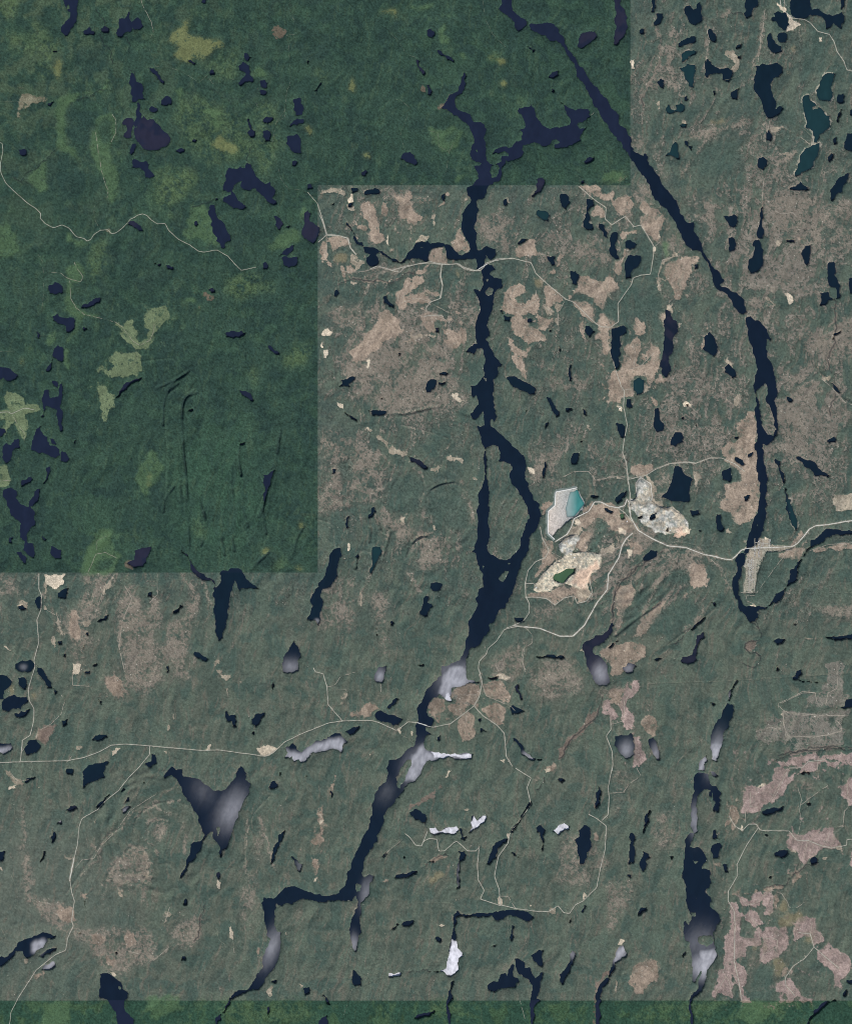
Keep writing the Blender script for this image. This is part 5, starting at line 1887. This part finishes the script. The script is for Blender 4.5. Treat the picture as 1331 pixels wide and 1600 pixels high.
WX = (PX-W/2).astype(np.float32); WY = (H/2-PY).astype(np.float32)
def lattice_mesh(name, Z, facemask, color, extra=None):
    """a mesh from the lattice cells in facemask, compacted, with a colour attribute"""
    fr, fc = np.nonzero(facemask)
    idx = fr.astype(np.int64)*NX+fc
    quad = np.stack([idx, idx+NX, idx+NX+1, idx+1], 1)
    used, inv = np.unique(quad.ravel(), return_inverse=True)
    me = bpy.data.meshes.new(name)
    co = np.stack([WX.ravel()[used], WY.ravel()[used], Z.ravel()[used]], 1).astype(np.float32)
    me.vertices.add(len(used)); me.vertices.foreach_set('co', co.ravel())
    nf = len(quad); me.loops.add(nf*4); me.loops.foreach_set('vertex_index', inv.astype(np.int32).ravel())
    me.polygons.add(nf); me.polygons.foreach_set('loop_start', np.arange(0, nf*4, 4, dtype=np.int32))
    me.polygons.foreach_set('use_smooth', np.ones(nf, dtype=bool))
    me.update(calc_edges=False)
    if color is not None:
        at = me.color_attributes.new('cover', 'FLOAT_COLOR', 'POINT')
        c = color.reshape(-1, 3)[used]; rgba = np.ones((len(used), 4), np.float32); rgba[:, :3] = np.clip(c, 0, 1)
        at.data.foreach_set('color', rgba.ravel())
    for nm, arr in (extra or {}).items():
        at = me.attributes.new(nm, 'FLOAT', 'POINT'); at.data.foreach_set('value', arr.ravel()[used].astype(np.float32))
    o = bpy.data.objects.new(name, me); scene.collection.objects.link(o)
    return o

# ---------------------------------------------------------------- materials
def mat(name, color=None, rough_=.9, attr=None, detail=0, scale=1.0, spec=.1):
    m = bpy.data.materials.new(name); m.use_nodes = True; nt = m.node_tree; b = nt.nodes['Principled BSDF']
    b.inputs['Roughness'].default_value = rough_; b.inputs['Specular IOR Level'].default_value = spec
    if attr:
        an = nt.nodes.new('ShaderNodeAttribute'); an.attribute_name = attr; src = an.outputs['Color']
    else:
        rg = nt.nodes.new('ShaderNodeRGB'); rg.outputs[0].default_value = (*[float(v) for v in color], 1); src = rg.outputs[0]
    if detail:
        tc = nt.nodes.new('ShaderNodeNewGeometry')
        nz = nt.nodes.new('ShaderNodeTexNoise'); nz.inputs['Scale'].default_value = scale; nz.inputs['Detail'].default_value = 3
        nt.links.new(tc.outputs['Position'], nz.inputs['Vector'])
        mr = nt.nodes.new('ShaderNodeMapRange'); mr.inputs['From Min'].default_value = .3; mr.inputs['From Max'].default_value = .7
        mr.inputs['To Min'].default_value = 1-detail; mr.inputs['To Max'].default_value = 1+detail
        nt.links.new(nz.outputs['Fac'], mr.inputs['Value'])
        mx = nt.nodes.new('ShaderNodeVectorMath'); mx.operation = 'SCALE'
        nt.links.new(src, mx.inputs[0]); nt.links.new(mr.outputs[0], mx.inputs['Scale']); src = mx.outputs[0]
    nt.links.new(src, b.inputs['Base Color'])
    return m
m_ground = mat('ground_cover', attr='cover', detail=.12, scale=.9, rough_=.95, spec=.05)
m_canopy = mat('tree_canopy', attr='cover', detail=.16, scale=1.1, rough_=.95, spec=.05)
m_rock = mat('broken_rock', attr='cover', detail=.14, scale=.8, rough_=.9, spec=.1)
m_road = {k: mat(n, color=c, detail=.14, scale=.5) for k, n, c in (('0', 'packed_gravel', lin(205, 202, 190)), ('1', 'road_gravel', lin(184, 182, 168)),
          ('2', 'dirt_road', lin(172, 164, 150)), ('3', 'track_dirt', lin(124, 130, 114)))}
m_runway = mat('crest_rock', color=lin(225, 224, 218), detail=.08, scale=.7)

def water_material():
    m = bpy.data.materials.new('lake_water'); m.use_nodes = True; nt = m.node_tree; b = nt.nodes['Principled BSDF']
    an = nt.nodes.new('ShaderNodeAttribute'); an.attribute_name = 'cover'
    wi = nt.nodes.new('ShaderNodeAttribute'); wi.attribute_name = 'glint_paint'
    geo = nt.nodes.new('ShaderNodeNewGeometry')
    nz = nt.nodes.new('ShaderNodeTexNoise'); nz.inputs['Scale'].default_value = .16; nz.inputs['Detail'].default_value = 5
    nt.links.new(geo.outputs['Position'], nz.inputs['Vector'])
    ml = nt.nodes.new('ShaderNodeMath'); ml.operation = 'MULTIPLY_ADD'          # wind mask broken up by noise
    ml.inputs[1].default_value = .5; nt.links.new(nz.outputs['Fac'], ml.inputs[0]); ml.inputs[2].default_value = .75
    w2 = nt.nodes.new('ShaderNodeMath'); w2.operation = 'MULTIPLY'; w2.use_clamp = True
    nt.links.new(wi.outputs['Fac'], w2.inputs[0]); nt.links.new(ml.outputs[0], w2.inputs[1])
    # sun glint painted as pale metallic colour, with more roughness, on ruffled water
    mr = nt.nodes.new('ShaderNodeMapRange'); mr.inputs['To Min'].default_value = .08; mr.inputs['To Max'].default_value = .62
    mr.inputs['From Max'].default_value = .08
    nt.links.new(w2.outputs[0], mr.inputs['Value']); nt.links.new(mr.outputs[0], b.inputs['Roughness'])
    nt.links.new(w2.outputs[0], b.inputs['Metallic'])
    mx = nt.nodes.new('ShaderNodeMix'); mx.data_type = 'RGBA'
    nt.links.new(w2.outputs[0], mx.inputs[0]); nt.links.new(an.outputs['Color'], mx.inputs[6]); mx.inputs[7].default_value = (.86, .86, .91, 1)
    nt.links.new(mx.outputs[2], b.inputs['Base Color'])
    b.inputs['IOR'].default_value = 1.33
    return m
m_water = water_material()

def tag(o, label=None, cat=None, group=None, kind=None):
    if label: o['label'] = label
    if cat: o['category'] = cat
    if group: o['group'] = group
    if kind: o['kind'] = kind
    return o

# ---------------------------------------------------------------- ground, forest
allf = np.ones((NY-1, NX-1), bool)
g = lattice_mesh('ground', zg, allf, ground); g.data.materials.append(m_ground); tag(g, kind='structure')
tv = Tf > 0
fm = tv[:-1, :-1] | tv[1:, :-1] | tv[:-1, 1:] | tv[1:, 1:]
fm[:4] = False; fm[-4:] = False; fm[:, :4] = False; fm[:, -4:] = False
d4 = DK[:-1, :-1] > .5
fo = lattice_mesh('forest', zt, fm & d4, canopy); fo.data.materials.append(m_canopy)
tag(fo, 'dense dark green forest in full leaf filling the upper left and a strip at the bottom', 'forest', kind='stuff')
fo = lattice_mesh('forest', zt, fm & ~d4, canopy); fo.data.materials.append(m_canopy)
tag(fo, 'greyish green open spruce forest dotted over the paler middle, right and lower country', 'forest', kind='stuff')
print('land meshes', time.time()-T00)

# the country beyond the survey, coarser: one more sheet of ground that runs on to the horizon
S2 = 14.0; ax_ = np.arange(-4300, 4300, S2); ay_ = np.arange(-4300, 4300, S2)
QX, QY = np.meshgrid(ax_, ay_); QX = QX.astype(np.float32); QY = QY.astype(np.float32)
Q1 = fbm(QX/90, QY/90, 1201, 5, .6); Q2 = fbm(QX/40, QY/60, 1211, 5, .6); Q3 = fbm(QX/200, QY/260, 1221, 4)
qc = mix(C(72, 88, 80), C(86, 99, 86), sstep(.42, .58, Q2)); qc = mix(qc, C(112, 108, 98), sstep(.55, .63, Q1)*.8)
qc = mix(qc, C(24, 38, 54), sstep(.655, .665, fbm(QX/45, QY/75, 1231, 4)))*(.85+.3*rng.random(QX.shape).astype(np.float32))[..., None]
qz = (.4+3.5*np.clip(Q3+Q1-.7, 0, 1)).astype(np.float32)
ins = (QX > -W/2-M+6) & (QX < W/2+M-6) & (QY > -H/2-M+6) & (QY < H/2+M-6)
keep = ~(ins[:-1, :-1] & ins[1:, 1:] & ins[1:, :-1] & ins[:-1, 1:]); qz = np.where(ins, -2.0, qz)
sv = (WX, WY, NX); WX, WY, NX = QX, -QY, len(ax_)
go = lattice_mesh('ground', qz, keep, qc); WX, WY, NX = sv
go.data.materials.append(m_ground); tag(go, kind='structure')
# ---------------------------------------------------------------- lakes, each body of water one sheet
wm = wcov > .02
wf = wm[:-1, :-1] | wm[1:, :-1] | wm[:-1, 1:] | wm[1:, 1:]
wf[:4] = False; wf[-4:] = False; wf[:, :4] = False; wf[:, -4:] = False
seedf = (wcov > .45)[:-1, :-1] | (wcov > .45)[1:, 1:] | (wcov > .45)[1:, :-1] | (wcov > .45)[:-1, 1:]
parent = [0]
def find(a):
    while parent[a] != a: parent[a] = parent[parent[a]]; a = parent[a]
    return a
lab = np.zeros(wf.shape, np.int32); prev = []
for r in range(wf.shape[0]):
    row = wf[r]
    if not row.any(): prev = []; continue
    d = np.diff(np.concatenate([[0], row.view(np.int8), [0]])); st = np.nonzero(d == 1)[0]; en = np.nonzero(d == -1)[0]
    cur = []
    for a, b in zip(st, en):
        l = 0
        for (pa, pb, pl) in prev:
            if pa <= b and pb >= a:
                if l == 0: l = find(pl)
                else: parent[find(pl)] = l; l = find(l)
        if l == 0: l = len(parent); parent.append(l)
        lab[r, a:b] = l; cur.append((a, b, l))
    prev = cur
roots = np.array([find(i) for i in range(len(parent))], np.int32); lab = roots[lab]
ww = DK*1.0
wbase = mix(lin(19, 32, 48)*np.ones((NY, NX, 3), np.float32), lin(32, 40, 60)*np.ones((NY, NX, 3), np.float32), ww)
wbase = mix(wbase, lin(18, 36, 48)*np.ones_like(wbase), np.clip(kinds['t'], 0, 1)*.7+.25*(1-ww)*sstep(.45, .6, low))
wbase = mix(wbase, lin(30, 58, 62)*np.ones_like(wbase), np.clip(kinds['e']*1.1, 0, 1))
wbase = mix(wbase, lin(54, 51, 66)*np.ones_like(wbase), np.clip(kinds['b'], 0, 1)*(.12+.42*sstep(.40, .58, st1)))
aq = kinds['a'][..., None]
tq = np.clip((PX-888)/14, 0, 1)
wbase = wbase*(1-aq)+aq*mix(lin(150, 172, 168)*np.ones_like(wbase), lin(70, 140, 136)*np.ones_like(wbase), tq)
wbase = mix(wbase, lin(74, 104, 76)*np.ones_like(wbase), kinds['z'])
wbase = wbase*.9*(.78+.44*fbm(PX/8, PY/15, 961, 5, .65))[..., None]
wz = np.zeros((NY, NX), np.float32)
ids, counts = np.unique(lab[wf], return_counts=True)
sortf = np.argsort(-counts); nl = 0
fr_all, fc_all = np.nonzero(lab > 0); lv = lab[fr_all, fc_all]; oo = np.argsort(lv, kind='stable')
fr_all, fc_all, lv = fr_all[oo], fc_all[oo], lv[oo]
starts = np.searchsorted(lv, ids); ends = np.searchsorted(lv, ids, side='right')
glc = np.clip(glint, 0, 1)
def sub_mesh(name, fr, fc, Z, color, extra=None):
    m0 = np.zeros((NY-1, NX-1), bool); m0[fr, fc] = True
    return lattice_mesh(name, Z, m0, color, extra)
def lake_mesh(fr, fc):
    idx = fr.astype(np.int64)*NX+fc
    quad = np.stack([idx, idx+NX, idx+NX+1, idx+1], 1)
    used, inv = np.unique(quad.ravel(), return_inverse=True)
    me = bpy.data.meshes.new('lake')
    co = np.stack([WX.ravel()[used], WY.ravel()[used], wz.ravel()[used]], 1).astype(np.float32)
    me.vertices.add(len(used)); me.vertices.foreach_set('co', co.ravel())
    nf = len(quad); me.loops.add(nf*4); me.loops.foreach_set('vertex_index', inv.astype(np.int32).ravel())
    me.polygons.add(nf); me.polygons.foreach_set('loop_start', np.arange(0, nf*4, 4, dtype=np.int32)); me.update(calc_edges=False)
    at = me.color_attributes.new('cover', 'FLOAT_COLOR', 'POINT')
    rgba = np.ones((len(used), 4), np.float32); rgba[:, :3] = wbase.reshape(-1, 3)[used]; at.data.foreach_set('color', rgba.ravel())
    at = me.attributes.new('glint_paint', 'FLOAT', 'POINT'); at.data.foreach_set('value', glc.ravel()[used].astype(np.float32))
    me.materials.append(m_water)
    o = bpy.data.objects.new('lake', me); scene.collection.objects.link(o); return o
for q in sortf:
    fr = fr_all[starts[q]:ends[q]]; fc = fc_all[starts[q]:ends[q]]
    if not seedf[fr, fc].any(): continue
    tag(lake_mesh(fr, fc), kind='structure'); nl += 1
print('lakes', nl, time.time()-T00)

# ---------------------------------------------------------------- spoil heaps stand on the ground as bodies of their own
HL = {}
hz = zg+.35+0*zg
for i, s, c in heapfields:
    a = polys[i][1]; cx, cy = a[:, 0].mean(), a[:, 1].mean()
    x = PX[s]; y = PY[s]
    bench = fbm(x/11, y/11, 601+i, 3); hh = (np.floor(bench*9)+sstep(.55, 1, (bench*9) % 1))/9*3.6+roughc[s]*.5
    bell = np.clip((blur(c, 3)-.36)*1.9, 0, 1)
    wet = wcov[s] > .1
    z = zg[s]+bell*hh*(.55 if cy > 860 else 1.0)+.06-.3*(c < .3)
    z = np.where(wet, zg[s]-.3, z)
    hz[s] = np.where(c > .01, z, hz[s])
    tv_ = np.zeros((NY, NX), bool); tv_[s] = (c > .35) & ~wet
    f_ = tv_[:-1, :-1] & tv_[1:, :-1] & tv_[:-1, 1:] & tv_[1:, 1:]
    nm = 'open_pit_mine' if cy > 860 and len(a) > 8 else 'rock_heap'
    o = lattice_mesh(nm, hz, f_, ground); o.data.materials.append(m_rock)
    if cy > 860 and len(a) < 9: tag(o, 'narrow strip of pale gravel along the northern rim of the open pit mine', 'rock heap')
    elif cy > 860: tag(o, 'pale open pit mine with an orange pink eastern face round a green pond', 'mine')
    elif cx > 950: tag(o, 'large whitish grey heap of waste rock east of the tailings pond, beside the highway', 'rock heap')
    else: tag(o, 'small pale rock heap between the tailings pond and the open pit mine', 'rock heap')

# ---------------------------------------------------------------- roads
zg_max = np.maximum(zg, 0.0)
def zat(x, y, Z=zg_max):
    c = np.clip((np.asarray(x)+M)/S, 0, NX-1.01); r = np.clip((np.asarray(y)+M)/S, 0, NY-1.01); i = c.astype(int); j = r.astype(int); fc = c-i; fr = r-j
    return (Z[j, i]*(1-fc)+Z[j, i+1]*fc)*(1-fr)+(Z[j+1, i]*(1-fc)+Z[j+1, i+1]*fc)*fr
RW = {'0': 1.3, '1': .72, '2': .52, '3': .40}
byc = defaultdict(lambda: ([], []))
rr_ = np.random.default_rng(3)
for li, (k, a) in enumerate(lines):
    if k[0] != 'R': continue
    c = k[1]
    if c == '3' and 1160 < a[:, 0].mean() < 1205 and 835 < a[:, 1].mean() < 930: c = '2'
    p = resample(a, 1.2)
    wob = {'0': .1, '1': .25, '2': .5, '3': .6}[c]
    n = len(p); jt = np.stack([vnoise(np.arange(n)/3.0+li*13, np.zeros(n), 900), vnoise(np.arange(n)/3.0+li*7, np.ones(n)*5, 901)], 1)-.5
    p = smooth(p+jt*wob*2, 2)
    tg = np.gradient(p, axis=0); tg /= np.hypot(*tg.T)[:, None]+1e-9; nr = np.stack([-tg[:, 1], tg[:, 0]], 1)
    dkr = 1-.3*(DK[np.clip(((p[:, 1]+M)/S).astype(int), 0, NY-1), np.clip(((p[:, 0]+M)/S).astype(int), 0, NX-1)])
    wv = RW[c]*dkr*(.65+.7*vnoise(np.arange(n)/2.0, np.ones(n)*li, 903))
    L = p+nr*wv[:, None]/2; Rr = p-nr*wv[:, None]/2
    zm = np.maximum(np.maximum(zat(L[:, 0], L[:, 1]), zat(Rr[:, 0], Rr[:, 1])), zat(p[:, 0], p[:, 1]))+.16+.01*int(c)
    V_, F_ = byc[c]; b0_ = len(V_)
    for q in range(n):
        V_.append((L[q, 0]-W/2, H/2-L[q, 1], zm[q])); V_.append((Rr[q, 0]-W/2, H/2-Rr[q, 1], zm[q]))
    gap = vnoise(np.arange(n)/4.0, np.ones(n)*(li+3), 905)
    for q in range(n-1):
        if c == '3' and gap[q] > .55: continue
        if c == '2' and gap[q] > .80 and k[1] == '2': continue
        F_.append((b0_+2*q, b0_+2*q+1, b0_+2*q+3, b0_+2*q+2))
for c, nm in (('0', 'highway'), ('1', 'road'), ('2', 'dirt_road'), ('3', 'forest_track')):
    V_, F_ = byc[c]; me = bpy.data.meshes.new(nm); me.from_pydata(V_, [], F_); me.materials.append(m_road[c])
    o = bpy.data.objects.new(nm, me); scene.collection.objects.link(o); tag(o, kind='structure')
print('roads', time.time()-T00)

# ---------------------------------------------------------------- small built things
def mesh_obj(name, V_, F_, mats, mi=None, parent=None):
    me = bpy.data.meshes.new(name); me.from_pydata(V_, [], F_)
    for m in mats: me.materials.append(m)
    if mi: me.polygons.foreach_set('material_index', mi)
    me.update(); o = bpy.data.objects.new(name, me); scene.collection.objects.link(o); o.parent = parent; return o
def box(V_, F_, x0, x1, y0, y1, z0, z1):
    b = len(V_); V_ += [(x0, y0, z0), (x1, y0, z0), (x1, y1, z0), (x0, y1, z0), (x0, y0, z1), (x1, y0, z1), (x1, y1, z1), (x0, y1, z1)]
    F_ += [tuple(b+i for i in f) for f in ((0, 3, 2, 1), (4, 5, 6, 7), (0, 1, 5, 4), (1, 2, 6, 5), (2, 3, 7, 6), (3, 0, 4, 7))]
def sidebox(V_, F_, p, q, w, z0, z1):
    """a slab from p to q, w wide, in world coordinates"""
    p = np.array(p, float); q = np.array(q, float); t = q-p; t /= np.linalg.norm(t); n = np.array([-t[1], t[0]])*w/2; b = len(V_)
    cs = [p+n, p-n, q-n, q+n]
    V_ += [(c[0], c[1], z0) for c in cs]+[(c[0], c[1], z1) for c in cs]
    F_ += [tuple(b+i for i in f) for f in ((0, 3, 2, 1), (4, 5, 6, 7), (0, 1, 5, 4), (1, 2, 6, 5), (2, 3, 7, 6), (3, 0, 4, 7))]
m_wall = mat('house_siding', color=(.55, .53, .48), detail=.05)
roofs = [mat('roof_'+n, color=c, detail=.06, scale=3) for n, c in (('pale', (.75, .74, .70)), ('grey', (.33, .33, .34)), ('brown', (.28, .20, .15)), ('white', (.85, .85, .83)))]
m_deck = mat('bridge_deck', color=(.55, .55, .52), detail=.06, scale=2)

def house_mesh(name, w, d, h, roof):
    V_, F_ = [], []; box(V_, F_, -w/2, w/2, -d/2, d/2, -.4, h); mi = [0]*6; b = len(V_); e = .05
    V_ += [(-w/2-e, -d/2-e, h-.02), (w/2+e, -d/2-e, h-.02), (w/2+e, d/2+e, h-.02), (-w/2-e, d/2+e, h-.02), (-w/2-e, 0, h+.16), (w/2+e, 0, h+.16)]
    F_ += [(b, b+1, b+5, b+4), (b+2, b+3, b+4, b+5), (b, b+4, b+3), (b+1, b+2, b+5)]; mi += [1]*4
    me = bpy.data.meshes.new(name); me.from_pydata(V_, [], F_); me.materials.append(m_wall); me.materials.append(roof)
    me.polygons.foreach_set('material_index', mi); me.update(); return me
hms = [house_mesh('house', .62, .46, .2, r) for r in roofs]
hr = np.random.default_rng(12)
def add_house(px, py, ang, label, group, sc_=1.0, zoff=.12):
    if wcov[int((py+M)/S), int((px+M)/S)] > .05: return
    o = bpy.data.objects.new('house', hms[int(hr.choice([0, 1, 2, 3], p=[.4, .2, .15, .25]))])
    scene.collection.objects.link(o); o.location = (px-W/2, H/2-py, float(zat(px, py))+zoff); o.rotation_euler = (0, 0, ang); o.scale = (sc_, sc_, sc_)
    tag(o, label, 'house', group)
town = lines_T = [a for k, a in lines if k == 'R3' and 1160 < a[:, 0].mean() < 1205 and 835 < a[:, 1].mean() < 930]
placed = []
for a in town:
    p = resample(a, 1.55); tg = np.gradient(p, axis=0)
    for i in range(len(p)):
        t = tg[i]/(np.hypot(*tg[i])+1e-9)
        for sd in (-1, 1):
            q = p[i]+np.array([-t[1], t[0]])*sd*1.05+hr.normal(0, .1, 2)
            if any(abs(q[0]-b[0])+abs(q[1]-b[1]) < 1.15 for b in placed): continue
            placed.append(q)
placed = placed[:230]
for q in placed: add_house(q[0], q[1], float(hr.choice([0, math.pi/2])), 'tiny pale roofed house in the gridded town between the two river arms', 'houses of the gridded town', float(hr.uniform(.95, 1.45)))
vill = []
for (x, y) in [(1227, 8), (1230, 12), (1233, 17), (1229, 20), (1235, 24), (1238, 27), (1234, 31), (1240, 33), (1243, 36), (1237, 38), (1233, 43), (1246, 39), (1231, 36), (1236, 46), (1229, 46), (1241, 44), (1224, 4), (1250, 33), (1232, 27), (1290, 50), (1294, 52), (1286, 49)]:
    add_house(x+hr.uniform(-.6, .6), y+hr.uniform(-.6, .6), float(hr.uniform(0, 3)), 'small pale house in the village by the lakes at the top right corner', 'houses of the lakeside village', 1.2)
# mine buildings
V0 = house_mesh('mine_building', 2.6, 1.3, .5, roofs[3])
for j, (x, y, an, lb) in enumerate([(891.5, 866, .5, 'long white roofed mine building at the northern rim of the open pit'), (897, 871, .2, 'white roofed mine shed second nearest the northern pit rim'),
                         (837.5, 918, .9, 'white roofed mine building by the western pit entrance road'), (979, 815, .8, 'white roofed industrial shed beside the highway bend near the big rock heap'),
                         (1046, 829, .1, 'white roofed mine building among the eastern waste rock'), (968, 638, .0, 'white roofed building in the clearing by the north south gravel road')]):
    o = bpy.data.objects.new('mine_building', V0); scene.collection.objects.link(o); o.location = (x-W/2, H/2-y, float(zat(x, y, np.maximum(hz, zg_max)))+.3); o.rotation_euler = (0, 0, an)
    o.scale = (.8, .8, .8); tag(o, lb, 'building')
# bridges
for (x0, y0, x1, y1, lb) in [(651.6, 1129.0, 667.0, 1133.6, 'grey road bridge over the narrow southern reach of the long central lake'),
                         (746, 421.5, 761.5, 412.2, 'grey road bridge crossing the long central lake at its upper narrows'),
                         (1165.5, 857.2, 1172.5, 856.4, 'short grey highway bridge over the channel beside the town')]:
    e = bpy.data.objects.new('bridge', None); scene.collection.objects.link(e); mx_, my_ = (x0+x1)/2-W/2, H/2-(y0+y1)/2; e.location = (mx_, my_, 0)
    p = np.array([x0-W/2-mx_, H/2-y0-my_]); q = np.array([x1-W/2-mx_, H/2-y1-my_]); t = (q-p)/np.linalg.norm(q-p); n = np.array([-t[1], t[0]])
    V_, F_ = [], []; sidebox(V_, F_, p, q, 1.15, .50, .62); mesh_obj('deck', V_, F_, [m_deck], parent=e)
    for sd in (-1, 1):
        V_, F_ = [], []; sidebox(V_, F_, p+n*sd*.62, q+n*sd*.62, .07, .5, .74); mesh_obj('parapet', V_, F_, [roofs[0]], parent=e)
    L = np.linalg.norm(q-p); k_ = max(2, int(L/4))
    for u in np.linspace(.2, .8, k_):
        c_ = p+(q-p)*u; V_, F_ = [], []; sidebox(V_, F_, c_-t*.12, c_+t*.12, 1.0, -.6, .5); mesh_obj('pier', V_, F_, [m_deck], parent=e)
    tag(e, lb, 'bridge')
# tailings dam: one embankment with a pale crest
dm = np.array([(360, 187), (300, 200), (212, 216), (207, 310), (160, 352), (158, 500), (205, 545)])/4.4367+np.array([820, 720])
p = smooth(resample(dm, 1.0), 2); tg = np.gradient(p, axis=0); tg /= np.hypot(*tg.T)[:, None]; nr = np.stack([tg[:, 1], -tg[:, 0]], 1)
e = bpy.data.objects.new('tailings_dam', None); scene.collection.objects.link(e); e.location = (p[:, 0].mean()-W/2, H/2-p[:, 1].mean(), 0)
ex, ey = e.location.x, e.location.y
def band(o0, o1, z0, z1, nm, m):
    V_, F_ = [], []
    hz_ = np.array([zat(p[:, 0]+nr[:, 0]*q_, p[:, 1]+nr[:, 1]*q_) for q_ in (-3, 0, 3)]).max(0)+.2
    for i in range(len(p)):
        for o_, z_ in ((o0, z0), (o0, z0-1.5), (o1, z1-1.5), (o1, z1)):
            c_ = p[i]+nr[i]*o_; V_.append((c_[0]-W/2-ex, H/2-c_[1]-ey, z_+hz_[i]))
    for i in range(len(p)-1):
        b = 4*i
        for j in range(4): F_.append((b+j, b+(j+1) % 4, b+4+(j+1) % 4, b+4+j))
    F_.append((0, 1, 2, 3)); b = 4*(len(p)-1); F_.append((b+3, b+2, b+1, b))
    mesh_obj(nm, V_, F_, [m], parent=e)
m_toe = mat('dam_slope_rock', color=lin(128, 138, 130), detail=.1, scale=.8)
band(-.65, .65, .9, .9, 'crest', m_runway); band(-4.2, -.66, .05, .8, 'outer_slope', m_toe)
tag(e, 'white crested embankment wall along the west side of the tailings pond', 'dam')
print('done', time.time()-T00, len(bpy.data.objects))
